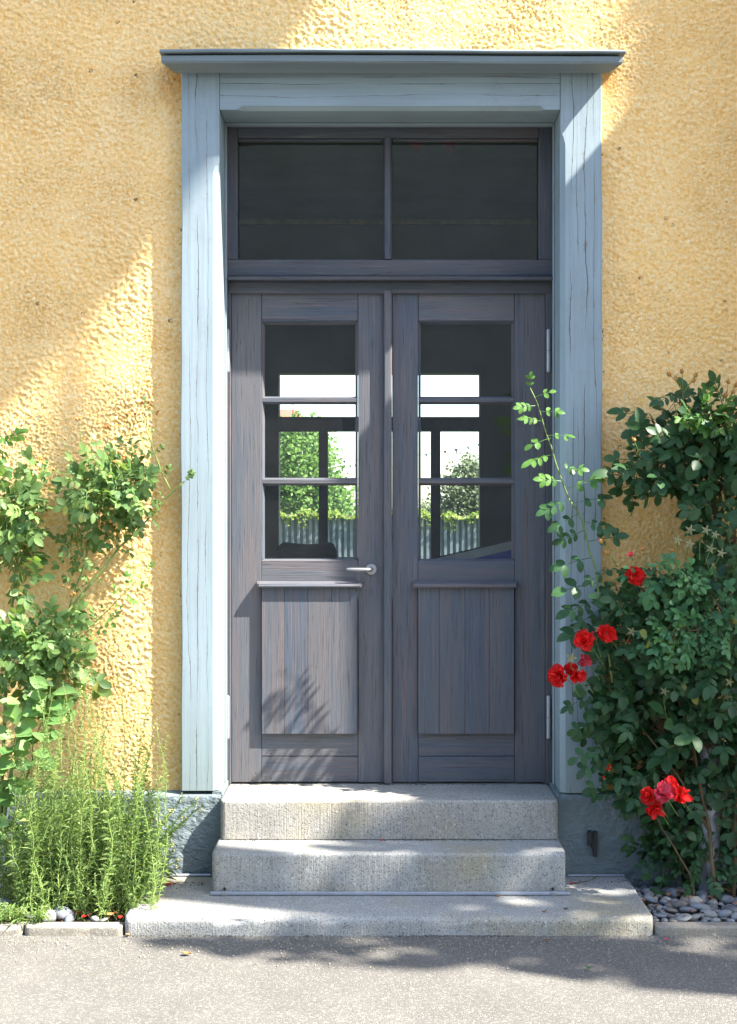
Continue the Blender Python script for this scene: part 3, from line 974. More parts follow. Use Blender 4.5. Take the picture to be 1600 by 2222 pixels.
        MB().rings([[(x0, DY - .0006, z), (x0, .212, z), (x0 + .006, .205, z), (x1 - .006, .205, z), (x1, .212, z), (x1, DY - .0006, z)] for z in (DZ0, DZ1)]).build('astragal', M['wood'], t)
    # rows of nail heads along the bottom boards
    for (py, xs) in ((1636, 5), (1690, 5)):
        for i in range(xs):
            xx = X(a1) + (X(b0) - X(a1)) * (i + .5) / xs
            MB().rings([[(xx + .0022 * math.cos(q), y_, Z(py) + .0022 * math.sin(q)) for q in [2 * math.pi * j / 6 for j in range(6)]] for y_ in (DY + .002, DY - .0008)]).build('nail', M['iron'], t)
    return t


door_leaf('left leaf of the grey wooden door, with the lever handle', (502, 568), (557, 787), (777, 833.5), 493, (568, 617.5, 668.5, 720, 775), True)
door_leaf('right leaf of the grey wooden door, without handle, behind the rose shoot', (851.5, 908), (896, 1125), (1117, 1184), 1192, (908, 954, 1009.5, 1062, 1116), False)

# ------------------------------------------------------------------ stone steps
SLAB_Z = 0.066


def stone(name, label, x0, x1, y0, y1, z0, z1, mat, r=0.018, chips=0.0, seed=0, top_back=None):
    """a hewn block: rounded arris, slightly uneven faces, chipped edges"""
    nx = int((x1 - x0) / 0.012)
    prof = []
    for i in range(6):
        prof.append((y0, z0 + (z1 - r - z0) * i / 5, 'f'))
    for i in range(1, 7):
        a = math.pi / 2 * i / 6
        prof.append((y0 + r * (1 - math.cos(a)), z1 - r + r * math.sin(a), 'e'))
    for i in range(1, 9):
        prof.append((y0 + r + (y1 - y0 - r) * i / 8, z1, 't'))
    m = len(prof)
    xs = np.linspace(0, 1, nx)
    # round the vertical front corners too
    V = np.zeros((m, nx, 3))
    cr = 0.012
    for k, (y, z, s) in enumerate(prof):
        X = x0 + (x1 - x0) * xs
        d = np.minimum(X - x0, x1 - X)
        cut = np.clip(cr - d, 0, cr)
        Y = y + (cr - np.sqrt(np.maximum(cr * cr - cut * cut, 0))) * (1 if s in 'fe' else 0.3)
        n = perlin(X * 40 + seed, np.full_like(X, z * 40 + y * 40), 40 + seed)
        nb = perlin(X * 9 + seed, np.full_like(X, z * 9 + y * 9), 60 + seed)
        amp = 0.0012
        Y = Y + (n * amp + nb * amp) * (1 if s != 't' else 0)
        Z = z + (n * .0007 + nb * .001) * (1 if s != 'f' else 0)
        if chips and s in 'ef':
            cn = np.clip(perlin(X * 6 + seed, np.full_like(X, 3.3), 80 + seed) - 0.22, 0, 1) * chips
            w = 1.0 if s == 'e' else (z - z0) / (z1 - z0)
            Y = Y + cn * w * 0.10 * (1 + n)
            Z = Z - (cn * 0.05 if s == 'e' else 0)
        V[k, :, 0], V[k, :, 1], V[k, :, 2] = X, Y, Z
    v = V.reshape(-1, 3)
    i, j = np.meshgrid(np.arange(nx - 1), np.arange(m - 1))
    a = (j * nx + i).ravel()
    f = [tuple(q) for q in np.stack([a, a + 1, a + 1 + nx, a + nx], -1).tolist()]
    mb = MB().add(v.tolist(), f)
    # end faces and back
    for col in (0, nx - 1):
        ring = [k * nx + col for k in range(m)]
        b = len(mb.v)
        xe = x0 if col == 0 else x1
        mb.v.append((xe, y1, z0))
        mb.f.append(tuple(ring + [b]))
    b = len(mb.v)
    mb.v += [(x0, y1, z0), (x1, y1, z0)]
    mb.f.append(((m - 1) * nx, b, b + 1, (m - 1) * nx + nx - 1))
    o = mb.build(name, mat, smooth=True)
    bm = bmesh.new()
    bm.from_mesh(o.data)
    bmesh.ops.remove_doubles(bm, verts=bm.verts, dist=1e-5)
    bmesh.ops.recalc_face_normals(bm, faces=bm.faces)
    bm.to_mesh(o.data)
    bm.free()
    for p in o.data.polygons:
        if len(p.vertices) > 4:
            p.use_smooth = False
    return tag(o, label, 'step')


Z1, Z2 = PZ(1737, -.12), PZ(1852, -.35)
stone('stone_slab', 'lowest stone slab, broad and low, flush with the asphalt', PX(270, -.67), PX(1419, -.67), -.67, -.07, -.02, SLAB_Z, M['granite'], .022, 0.55, 3)
stone('stone_step', 'middle granite step with the grey conduit along its foot', PX(460, -.35), PX(1228, -.35), -.35, .02, SLAB_Z + .001, Z2, M['granite'], .014, 0.06, 5)
stone('stone_step', 'top granite step directly under the door', PX(478, -.12), PX(1212, -.12), -.12, .30, Z2 + .003, Z1, M['granite_warm'], .013, 0.06, 9)

# conduit along the foot of the middle step, and the strips at the plinth
cd = thing('conduit', 'grey metal conduit lying along the foot of the middle step', 'pipe', (0, -.363, SLAB_Z))
box('tube', M['pipe'], cd, PX(456, -.365), PX(1237, -.365), -.372, -.357, SLAB_Z + .0015, SLAB_Z + .0155, .004, 2)
for px in (487, 1201):
    x = PX(px, -.365)
    box('clip', M['metal'], cd, x - .011, x + .011, -.3745, -.3535, SLAB_Z + .001, SLAB_Z + .0175, .002)
    MB().tube([(x, -.3525, SLAB_Z + .024), (x, -.360, SLAB_Z + .024)], .0055, 8).build('screw', M['iron'], cd)
s = box('metal_strip', M['pipe'], None, PX(330, -.075), PX(459, -.075), -.082, -.068, SLAB_Z + .0015, SLAB_Z + .012, .003)
tag(s, 'thin grey strip at the foot of the plinth left of the steps', 'strip')
s = box('metal_strip', M['pipe'], None, PX(1231, -.075), PX(1356, -.075), -.082, -.068, SLAB_Z + .0015, SLAB_Z + .010, .003)
tag(s, 'thin grey strip at the foot of the plinth right of the steps', 'strip')


def kerb_stone(label, x0, x1, seed):
    o = stone('kerb_stone', label, x0, x1, -.672, -.615, -.03, .034, M['kerb'], .010, 0.35, seed)
    o['category'] = 'kerb'
    return o


kerb_stone('crumbling kerb stone beside the left end of the slab', PX(52, -.67), PX(266, -.67), 12)
kerb_stone('kerb stone under the trailing weed, far left', -2.3, PX(48, -.67), 14)
kerb_stone('worn kerb stone edging the pebbles right of the slab', PX(1423, -.67), 1.95, 16)

# iron fitting and rusty bracket on the wall, short post among the roses
ir = MB()
p0 = P(1277, 1803, -.062)
xa, xb, za, zb_ = PX(1276, -.062), PX(1296, -.062), PZ(1858, -.062), PZ(1803, -.062)
for (u0, u1, w0, w1) in ((0, .35, .45, 1), (.62, 1, 0, .98)):
    ir.box(xa + (xb - xa) * u0, xa + (xb - xa) * u1, -.074, -.05, za + (zb_ - za) * w0, za + (zb_ - za) * w1)
q = [(xa, zb_), (xa + .014, zb_ - .002), (xb, za + .012), (xb - .014, za + .004)]
ir.add([(x, -.071, z) for x, z in q] + [(x, -.051, z) for x, z in q], [(0, 1, 2, 3), (7, 6, 5, 4), (0, 4, 5, 1), (1, 5, 6, 2), (2, 6, 7, 3), (3, 7, 4, 0)])
tag(ir.build('iron_fitting', M['iron']), 'small dark iron fitting on the plinth right of the steps', 'iron fitting')
rb = MB()
rb.tube([P(1484, 1592, -.01), P(1484, 1592, -.13), P(1545, 1596, -.13)], .006, 6)
rb.tube([P(1492, 1593, -.13), P(1490, 1625, -.10), P(1487, 1632, -.01)], .006, 6)
tag(rb.build('wall_bracket', M['rust']), 'rusty bracket on the wall behind the right rose bush', 'bracket')
dp = thing('standpipe', 'grey standpipe rising from the pebbles inside the right rose bush', 'pipe', (PX(1540, -.2), -.2, 0))
MB().tube([(PX(1540, -.2), -.2, z) for z in (0, .2, .5, .80)], .043, 16).build('pipe', M['pipe'], dp, smooth=True)
MB().tube([(PX(1540, -.2), -.2, z) for z in (.345, .385)], .050, 16).build('collar', M['pipe'], dp)

# ------------------------------------------------------------------ pebbles, gravel


def pebble_mesh(i):
    r = random.Random(100 + i)
    bm = bmesh.new()
    bmesh.ops.create_icosphere(bm, subdivisions=2, radius=1.0)
    sx, sy, sz = r.uniform(.85, 1.25), r.uniform(.6, .95), r.uniform(.38, .62)
    ph = [r.uniform(0, 6) for _ in range(6)]
    for v in bm.verts:
        c = v.co
        k = 1 + .10 * math.sin(2.1 * c.x + ph[0]) + .09 * math.sin(2.6 * c.y + ph[1]) + .07 * math.sin(3.1 * c.z + ph[2]) + .05 * math.sin(4 * c.x * c.y + ph[3])
        v.co = Vector((c.x * sx * k, c.y * sy * k, c.z * sz * k))
    me = bpy.data.meshes.new('pebble')
    bm.to_mesh(me)
    bm.free()
    me.materials.append(M['pebble'])
    me.polygons.foreach_set('use_smooth', [True] * len(me.polygons))
    return me


PEB = [pebble_mesh(i) for i in range(8)]
rp = random.Random(5)
placed = []


def pebble(x, y, z, s, label, group, mi=None):
    o = link('pebble', PEB[rp.randrange(8) if mi is None else mi], None, (x, y, z))
    o.scale = (s, s, s)
    o.rotation_euler = (rp.uniform(-.3, .3), rp.uniform(-.3, .3), rp.uniform(0, 6.28))
    tag(o, label, 'pebble', group)
    return o


n = 0
tries = 0
while n < 190 and tries < 9000:
    tries += 1
    x = rp.uniform(1.01, 1.75)
    y = rp.uniform(-.595, -.12)
    s = rp.uniform(.014, .027) if rp.random() < .7 else rp.uniform(.027, .041)
    if x - s < PX(1419, -.67) * (1 - 0) + .0:
        if x - s < 1.0:
            continue
    if any((x - a) ** 2 + (y - b) ** 2 < (.82 * (s + c)) ** 2 for a, b, c in placed):
        continue
    placed.append((x, y, s))
    pebble(x, y, .022 + s * .40, s, 'smooth grey river pebble in the bed right of the slab', 'pebbles right of the slab')
    n += 1
ORD = ('first', 'second', 'third', 'fourth', 'fifth', 'sixth', 'seventh', 'eighth', 'ninth')
LP = ((12, 1968, .050), (30, 1985, .040), (112, 1990, .040), (135, 1986, .050), (150, 1992, .025), (70, 1990, .03), (95, 1996, .025), (205, 1992, .022), (225, 1995, .02))
for (px, py, s) in LP:
    rank = sorted([q[0] for q in LP], reverse=True).index(px)
    d = (1.57 - .04) / ((py - 1111) / FPX)
    pebble(PX(px, d - 6), max(-.60, d - 6), .03 + s * .3, s, 'grey pebble behind the left kerb stone, %s counted from the slab corner' % ORD[rank], 'pebbles left of the slab')


def scatter_bits(name, mat, xr, yr, n, size, z, seed):
    r = random.Random(seed)
    mb = MB()
    for _ in range(n):
        x, y = r.uniform(*xr), r.uniform(*yr)
        a = r.uniform(0, 6.28)
        s_ = r.uniform(*size)
        c, s2 = math.cos(a) * s_, math.sin(a) * s_
        zz = z + r.uniform(0, .02)
        mb.add([(x, y, zz), (x + c * .6 - s2 * .4, y + s2 * .6 + c * .4, zz + r.uniform(0, .5) * s_), (x + c * 1.4, y + s2 * 1.4, zz + r.uniform(0, .6) * s_), (x + c * .6 + s2 * .4, y + s2 * .6 - c * .4, zz + r.uniform(0, .5) * s_)],
               [(0, 1, 2), (0, 2, 3)])
    o = mb.build(name, mat)
    return tag(o, kind='stuff')


tag(scatter_bits('leaf_litter', M['litter'], (-2.2, -.98), (-.60, -.1), 420, (.008, .022), .02, 3), 'dry reddish leaf litter on the soil under the left plants')
tag(scatter_bits('leaf_litter', M['litter'], (1.02, 1.9), (-.60, -.1), 160, (.008, .02), .04, 4), 'dry leaf litter among the pebbles under the right rose')
gv = MB()
rg = random.Random(17)
for _ in range(500):
    x, y, s_ = rg.uniform(1.0, 1.95), rg.uniform(-.605, -.05), rg.uniform(.005, .014)
    pts = [(x + s_ * math.cos(a) * rg.uniform(.7, 1.2), y + s_ * math.sin(a) * rg.uniform(.7, 1.2), .018) for a in [2 * math.pi * i / 6 for i in range(6)]]
    b = [(p[0], p[1], .012) for p in pts]
    top = (x, y, .018 + s_ * .8)
    gv.add(pts + [top], [(i, (i + 1) % 6, 6) for i in range(6)])
tag(gv.build('gravel', M['pebble'], smooth=True), 'small gravel between the pebbles right of the slab', kind='stuff')

# ------------------------------------------------------------------ leaves


def leaflet_geo(L, W, fold, curl):
    """one leaflet along +Y, normal +Z: folded on the midrib, tip curling down"""
    ts = [0.0, .20, .50, .80, 1.0]
    ws = [0.0, .72, 1.0, .74, 0.0]
    mid = [(0, t * L, -curl * L * t * t) for t in ts]
    lf = [(-W * ws[i] / 2, ts[i] * L, mid[i][2] + fold * W * ws[i] * .5) for i in (1, 2, 3)]
    rt = [(W * ws[i] / 2, ts[i] * L, mid[i][2] + fold * W * ws[i] * .5) for i in (1, 2, 3)]
    v = mid + lf + rt
    f = [(0, 1, 5), (1, 2, 6, 5), (2, 3, 7, 6), (3, 4, 7), (0, 8, 1), (1, 8, 9, 2), (2, 9, 10, 3), (3, 10, 4)]
    return v, f


def compound(pairs, seed, wide=.62):
    r = random.Random(seed)
    V, F = [], []

    def add(v, f):
        b = len(V)
        V.extend(v)
        F.extend([tuple(b + i for i in q) for q in f])

    def rach(t):
        return Vector((0, t, -.22 * t * t))
    segs = [rach(i / 3 * .72) for i in range(4)]
    w = .010
    for i in range(3):
        a, b = segs[i], segs[i + 1]
        add([(a.x - w, a.y, a.z), (a.x + w, a.y, a.z), (b.x + w, b.y, b.z), (b.x - w, b.y, b.z)], [(0, 1, 2, 3)])
    spots = [(.70, 0.0, .36)]
    for i in range(pairs):
        t = .30 + .36 * i / max(1, pairs - 1) if pairs > 1 else .5
        for s_ in (-1, 1):
            spots.append((t, s_ * r.uniform(.95, 1.25), .32 * r.uniform(.85, 1.05) * (1 - .12 * (pairs - 1 - i))))
    for (t, ang, L) in spots:
        v, f = leaflet_geo(L, L * wide * r.uniform(.92, 1.08), r.uniform(.10, .32), r.uniform(.10, .35))
        m = Matrix.Translation(rach(t)) @ Matrix.Rotation(-ang, 4, 'Z') @ Matrix.Rotation(r.uniform(-.25, .25), 4, 'Y') @ Matrix.Rotation(-r.uniform(.0, .35), 4, 'X')
        add([tuple(m @ Vector(p)) for p in v], f)
    return V, F


def broad(seed):
    r = random.Random(seed)
    ts = [0, .14, .35, .6, .83, 1.0]
    ws = [0, .52, .95, .98, .62, 0]
    V = [(0, t, -.18 * t * t) for t in ts]
    F = []
    L = [(-w * .32, t, -.18 * t * t + .09 * w + r.uniform(-.015, .015)) for t, w in zip(ts[1:-1], ws[1:-1])]
    Rr = [(w * .32, t, -.18 * t * t + .09 * w + r.uniform(-.015, .015)) for t, w in zip(ts[1:-1], ws[1:-1])]
    V = V + L + Rr
    n = 6
    F += [(0, 1, n), (1, 2, n + 1, n), (2, 3, n + 2, n + 1), (3, 4, n + 3, n + 2), (4, 5, n + 3)]
    F += [(0, n + 4, 1), (1, n + 4, n + 5, 2), (2, n + 5, n + 6, 3), (3, n + 6, n + 7, 4), (4, n + 7, 5)]
    return V, F


LEAF_GEO = [compound(2, 1), compound(2, 2), compound(3, 3, .56), compound(2, 4, .70), compound(1, 5, .68), compound(3, 6, .6)]
BROAD_GEO = [broad(1), broad(2), broad(3)]


def geo_mesh(name, geo, mat):
    me = bpy.data.meshes.new(name)
    me.from_pydata(geo[0], [], geo[1])
    me.materials.append(mat)
    me.polygons.foreach_set('use_smooth', [True] * len(me.polygons))
    return me


def leaf_matrix(pos, d, nrm, s):
    d = d.normalized()
    nrm = (nrm - d * nrm.dot(d))
    if nrm.length < 1e-4:
        nrm = Vector((0, -1, 0)) - d * Vector((0, -1, 0)).dot(d)
    nrm.normalize()
    x = d.cross(nrm)
    m = Matrix((x, d, nrm)).transposed().to_4x4()
    return Matrix.Translation(pos) @ m @ Matrix.Diagonal((s, s, s, 1))


class Bush:
    def __init__(self, root, seed, dens=1.0, big=1.0):
        self.root = root
        self.r = random.Random(seed)
        self.leaves = []          # (geo index, matrix, material key)
        self.twigs = MB()
        self.dens, self.big = dens, big

    def rv(self, k=1.0):
        r = self.r
        return Vector((r.uniform(-k, k), r.uniform(-k, k), r.uniform(-k, k)))

    def path(self, a, b, sag=0.0, wob=0.01, n=6):
        a, b = Vector(a), Vector(b)
        pts = []
        for i in range(n + 1):
            t = i / n
            p = a.lerp(b, t) + Vector((0, 0, sag * 4 * t * (1 - t)))
            if 0 < i < n:
                p += self.rv(wob)
            pts.append(p)
        return pts

    def leaf(self, pos, d, size, key, face=None, tilt=0.55, geo=None):
        nrm = (face or Vector((0.25, -.60, .60))) + self.rv(tilt)
        self.leaves.append((self.r.randrange(len(LEAF_GEO)) if geo is None else geo, leaf_matrix(pos, d, nrm, size), key))

    def along(self, pts, start, spacing, size, key, droop=.25, tilt=.55, taper=0.0, face=None):
        L = [0]
        for i in range(1, len(pts)):
            L.append(L[-1] + (pts[i] - pts[i - 1]).length)
        tot = L[-1]
        s_ = start * tot
        side = 1
        while s_ <= tot:
            i = max(j for j in range(len(L)) if L[j] <= s_ + 1e-9)
            i = min(i, len(pts) - 2)
            t = (s_ - L[i]) / max(1e-6, L[i + 1] - L[i])
            p = pts[i].lerp(pts[i + 1], min(1, t))
            td = (pts[i + 1] - pts[i]).normalized()
            sd = td.cross(Vector((0, -1, 0)))
            if sd.length < .1:
                sd = Vector((1, 0, 0))
            sd.normalize()
            d = td * .45 + sd * side * .9 + Vector((0, -.25, -droop)) + self.rv(.35)
            k = 1 - taper * s_ / tot
            self.leaf(p, d, size * k * self.r.uniform(.55, 1.3), key, face, tilt)
            side = -side
            s_ += spacing * self.r.uniform(.7, 1.3)
        td = (pts[-1] - pts[-2]).normalized()
        self.leaf(pts[-1], td + self.rv(.2), size * (1 - taper) * .9, key, face, tilt)

    def cluster(self, root, c, rad, n, size, key, spacing=.05, start=.4, tilt=.55):
        """twigs from a point on the cane into an ellipsoid (metres), leaves along each"""
        n = int(n * self.dens)
        size = size * self.big
        for _ in range(n):
            while True:
                q = self.rv(1.0)
                if q.length <= 1:
                    break
            q = q.normalized() * (q.length ** .5)
            e = Vector((c[0] + q.x * rad[0], c[1] + q.y * rad[1], c[2] + q.z * rad[2]))
            b = Vector(root).lerp(Vector(c), self.r.uniform(0, .6)) + self.rv(.02)
            if e.y > -.012:
                e.y = -.012
            if b.y > -.012:
                b.y = -.012
            pts = self.path(b, e, .03, .012, 5)
            self.twigs.tube(pts, [.0028, .0025, .0022, .0019, .0016, .001], 4)
            self.along(pts, start, spacing, size, key, tilt=tilt)

    def finish(self, twig_mat, cap=300, geos=LEAF_GEO):
        rl = root_loc(self.root)
        self.twigs.build('twigs', twig_mat, self.root)['kind'] = 'stuff'
        cache = {}

        def seen(m):
            t = m.translation
            d = t.y + 6
            px = t.x / d * FPX + 835
            py = 1111 - (t.z - 1.57) / d * FPX
            inside = -20 < px < 1620 and 0 < py < 2222
            return (0 if inside else 1, t.y)
        order = sorted(self.leaves, key=lambda q: seen(q[1]))
        for gi, m, key in order[:cap]:
            k = (gi, key)
            if k not in cache:
                cache[k] = geo_mesh('leaf', geos[gi], M[key])
            o = bpy.data.objects.new('leaf', cache[k])
            COL.objects.link(o)
            o.parent = self.root
            loc, rot, sc = m.decompose()
            o.location = loc - rl
            o.rotation_euler = rot.to_euler()
            o.scale = sc
        rest = order[cap:]
        for key in sorted({q[2] for q in rest}):
            mb = MB()
            for gi, m, k in rest:
                if k == key:
                    V, F = geos[gi]
                    mb.add([m @ Vector(p) for p in V], F)
            me = bpy.data.meshes.new('foliage')
            me.from_pydata([(x - rl.x, y - rl.y, z - rl.z) for x, y, z in mb.v], [], mb.f)
            me.materials.append(M[key])
            me.polygons.foreach_set('use_smooth', [True] * len(me.polygons))
            o = link('foliage', me, self.root)
            o['kind'] = 'stuff'


def cpx(px, py, y):
    return P(px, py, y)


def rpx(rx, ry, rz, y):
    k = (6 + y) / FPX
    return (rx * k, ry, rz * k)


class Stalks:
    def __init__(self, root):
        self.root = root

    def tube(self, pts, radii, sides):
        MB().tube(pts, radii, sides).build('flower_stalk', M['cane'], self.root)


# flowers -----------------------------------------------------------------


def petal_mesh(name, L, W, cup, flare, mat):
    V, F = [], []
    nu, nv = 7, 5
    for j in range(nv + 1):
        t = j / nv
        w = W * (math.sin(math.pi * min(1, .12 + .80 * t)) ** .7) * (1 if t < .95 else .8)
        for i in range(nu + 1):
            u = i / nu * 2 - 1
            z = cup * L * (t ** 1.4) + .25 * W * u * u - flare * L * max(0, t - .55) ** 2 * 4
            y = L * t * (1 - .10 * u * u * t) + .05 * L * t * math.sin(u * 7)
            z += .07 * L * t * math.sin(u * 5.5 + 1) + .05 * L * t * math.cos(u * 9)
            V.append((u * w / 2, y, z))
    for j in range(nv):
        for i in range(nu):
            a = j * (nu + 1) + i
            F.append((a, a + 1, a + nu + 2, a + nu + 1))
    return geo_mesh(name, (V, F), mat)


PETAL = {k: [petal_mesh('petal', .026, .030, .35, .45, M[k]), petal_mesh('petal', .022, .026, .8, .3, M[k]), petal_mesh('petal', .015, .018, 1.7, .1, M[k])] for k in ('red', 'pink')}


def rose_flower(root, pos, s, facing, key='red', rings=((6, 0), (5, 0), (4, 1), (3, 2)), seed=0):
    r = random.Random(seed)
    rl = root_loc(root)
    mb = MB()
    prof = [(-.022, .002), (-.012, .005), (-.004, .006), (.004, .005), (.008, .002)]
    mb.rings([[(q * math.cos(a), q * math.sin(a), z) for a in [2 * math.pi * i / 8 for i in range(8)]] for z, q in prof])
    for i in range(5):
        a = i * 1.257
        d = Vector((math.cos(a), math.sin(a), 0))
        sd = Vector((-d.y, d.x, 0))
        mb.add([d * .004 + sd * .003, d * .004 - sd * .003, d * .022 + Vector((0, 0, -.010))], [(0, 1, 2)])
    me = mb.mesh('rose_flower', M['sepal'])
    f = Vector(facing).normalized()
    rot = f.to_track_quat('Z', 'Y')
    o = link('rose_flower', me, root, Vector(pos) - rl)
    o.rotation_euler = rot.to_euler()
    o.scale = (s, s, s)
    for ri, (n_, mi) in enumerate(rings):
        off = r.uniform(0, 6)
        for i in range(n_):
            a = off + 2 * math.pi * i / n_ + r.uniform(-.15, .15)
            p = link('petal', PETAL[key][mi], o, (0, 0, .002 + .002 * ri))
            p.rotation_euler = (Matrix.Rotation(a, 3, 'Z') @ Matrix.Rotation(r.uniform(-.30, .35), 3, 'X') @ Matrix.Rotation(r.uniform(-.25, .25), 3, 'Y')).to_euler()
            k = r.uniform(.72, 1.18)
            p.scale = (k, k, k)
    return o


def star_mesh():
    mb = MB()
    for i in range(5):
        a = i * 1.257
        d = Vector((math.cos(a), math.sin(a), 0))
        sd = Vector((-d.y, d.x, 0))
        mb.add([d * .002 + sd * .005, d * .002 - sd * .005, d * .012 - sd * .0035 + Vector((0, 0, .002)), d * .024 + Vector((0, 0, -.002)), d * .012 + sd * .0035 + Vector((0, 0, .002))], [(0, 1, 2, 4), (4, 2, 3)])
    mb.rings([[(q * math.cos(a), q * math.sin(a), z) for a in [2 * math.pi * i / 7 for i in range(7)]] for z, q in ((-.012, .003), (-.006, .006), (0.0, .006), (.004, .004))])
    return mb.mesh('calyx', M['sepal'])


STAR = star_mesh()


def hip_mesh():
    mb = MB()
    mb.rings([[(q * math.cos(a), q * math.sin(a), z) for a in [2 * math.pi * i / 8 for i in range(8)]] for z, q in ((-.009, .002), (-.006, .006), (0.0, .0085), (.005, .007), (.008, .003))])
    for i in range(5):
        a = i * 1.257
        d = Vector((math.cos(a), math.sin(a), 0))
        sd = Vector((-d.y, d.x, 0))
        mb.add([d * .003 + sd * .002 + Vector((0, 0, .007)), d * .003 - sd * .002 + Vector((0, 0, .007)), d * .015 + Vector((0, 0, .016))], [(0, 1, 2)])
    return mb.mesh('rose_hip', M['hip'], smooth=True)


HIP = hip_mesh()


def small_part(root, name, me, pos, facing, s):
    o = link(name, me, root, Vector(pos) - root_loc(root))
    o.rotation_euler = Vector(facing).normalized().to_track_quat('Z', 'Y').to_euler()
    o.scale = (s, s, s)
    return o


# ------------------------------------------------------------------ left climbing rose
lr = thing('climbing_rose', 'sunlit climbing rose sprawling over the yellow wall left of the door', 'rose bush', (PX(-20, -.25), -.25, 0.02))
B = Bush(lr, 21, 1.15, 1.18)
cmat = M['cane']


def cane(pts, r0, r1):
    pts = [P(*q) for q in pts]
    out = []
    for i in range(len(pts) - 1):
        for t in (0, .33, .66):
            out.append(pts[i].lerp(pts[i + 1], t) + B.rv(.004))
    out.append(pts[-1])
    n_ = len(out)
    MB().tube(out, [r0 + (r1 - r0) * i / (n_ - 1) for i in range(n_)], 6).build('cane', cmat, B.root, smooth=True)
    return out


c_main = cane([(-20, 1960, -.25), (20, 1700, -.22), (70, 1450, -.20), (150, 1325, -.16), (260, 1190, -.11), (345, 1100, -.08), (400, 1045, -.10)], .008, .0035)
c_up = cane([(370, 1062, -.09), (340, 1000, -.08), (318, 930, -.08), (316, 885, -.08)], .0032, .0016)
c_b = cane([(0, 1800, -.22), (10, 1500, -.20), (30, 1250, -.18), (60, 1100, -.18), (100, 1030, -.16)], .008, .003)
c_c = cane([(70, 1450, -.20), (140, 1400, -.20), (230, 1330, -.22), (312, 1238, -.26)], .004, .0015)
c_d = cane([(150, 1325, -.16), (190, 1200, -.14), (220, 1080, -.15), (235, 990, -.16)], .004, .002)
c_e = cane([(60, 1480, -.2), (130, 1420, -.17), (190, 1370, -.16), (232, 1345, -.16)], .003, .0015)
# big sunny head
B.cluster(P(215, 1120, -.13), P(235, 1065, -.17), rpx(82, .10, 68, -.15), 30, .10, 'leaf_l', .045, .35)
B.cluster(P(215, 1010, -.13), P(245, 1000, -.15), rpx(70, .07, 35, -.15), 10, .075, 'leaf_l', .045, .4)
B.cluster(P(300, 1060, -.09), P(300, 1030, -.10), rpx(35, .05, 55, -.1), 6, .065, 'leaf_l', .05, .4)
B.cluster(P(180, 1200, -.13), P(180, 1195, -.13), rpx(40, .06, 55, -.13), 7, .075, 'leaf_l', .045, .4)
B.cluster(P(220, 1150, -.12), P(250, 1150, -.10), rpx(45, .05, 45, -.1), 5, .07, 'leaf_l', .05, .4)
# left mass
B.cluster(P(30, 1200, -.18), P(28, 1095, -.20), rpx(65, .12, 70, -.2), 19, .115, 'leaf_l', .045, .35)
B.cluster(P(30, 1250, -.18), P(25, 1210, -.20), rpx(55, .12, 70, -.2), 12, .115, 'leaf_l', .045, .35)
B.cluster(P(60, 1400, -.19), P(75, 1385, -.22), rpx(90, .12, 65, -.2), 21, .10, 'leaf_l', .045, .3)
B.cluster(P(50, 1450, -.19), P(60, 1450, -.22), rpx(95, .12, 70, -.2), 18, .105, 'leaf_l', .045, .3)
B.cluster(P(140, 1420, -.18), P(135, 1465, -.20), rpx(45, .07, 45, -.2), 7, .115, 'leaf_l', .05, .35)
B.cluster(P(5, 1000, -.18), P(-8, 960, -.20), rpx(18, .05, 55, -.2), 3, .09, 'leaf_young', .05, .4)
B.along(c_c, .35, .035, .06, 'leaf_young', .1)
B.along(c_d, .3, .035, .06, 'leaf_l', .1)
B.along(c_e, .3, .035, .07, 'leaf_l', .1)
B.along(c_up, .15, .045, .055, 'leaf_l', .1)
B.along(c_main, .55, .10, .055, 'leaf_l', .15)
# tuft at the tip over the post
for q in range(9):
    B.leaf(P(405, 1038, -.12), Vector((.5, -.25, .45)) + B.rv(.5), .045, 'leaf_l')
# slender flowering tips with hips
rr = random.Random(31)
tips = Stalks(lr)
for (bx_, by_, tx, ty) in ((316, 890, 318, 868), (316, 890, 335, 880), (316, 905, 347, 892), (175, 990, 172, 915), (230, 980, 230, 925), (285, 960, 285, 905), (285, 940, 300, 880), (98, 1040, 92, 1000), (100, 1050, 108, 1020), (150, 980, 132, 955),
                           (285, 1090, 236, 1140), (200, 1260, 150, 1290), (60, 1300, 35, 1280)):
    a, b = P(bx_, by_, -.11), P(tx, ty, -.12)
    tips.tube([a, a.lerp(b, .5) + Vector((rr.uniform(-.01, .01), 0, .005)), b], [.0016, .0013, .001], 4)
    for k in range(rr.choice((1, 2, 3))):
        small_part(lr, 'rose_hip', HIP, b + Vector((rr.uniform(-.02, .02), rr.uniform(-.02, .01), rr.uniform(-.012, .012))), (rr.uniform(-.5, .5), -.6, .8), rr.uniform(.55, .9))
for _ in range(26):
    px, py = rr.choice(((40, 1310), (145, 1280), (235, 1140), (270, 1000), (30, 1290), (55, 1330)))
    small_part(lr, 'rose_hip', HIP, P(px + rr.uniform(-22, 22), py + rr.uniform(-22, 22), -.24 + rr.uniform(-.04, .04)), (rr.uniform(-.5, .5), -.6, .8), rr.uniform(.5, .8))
B.finish(M['cane'])

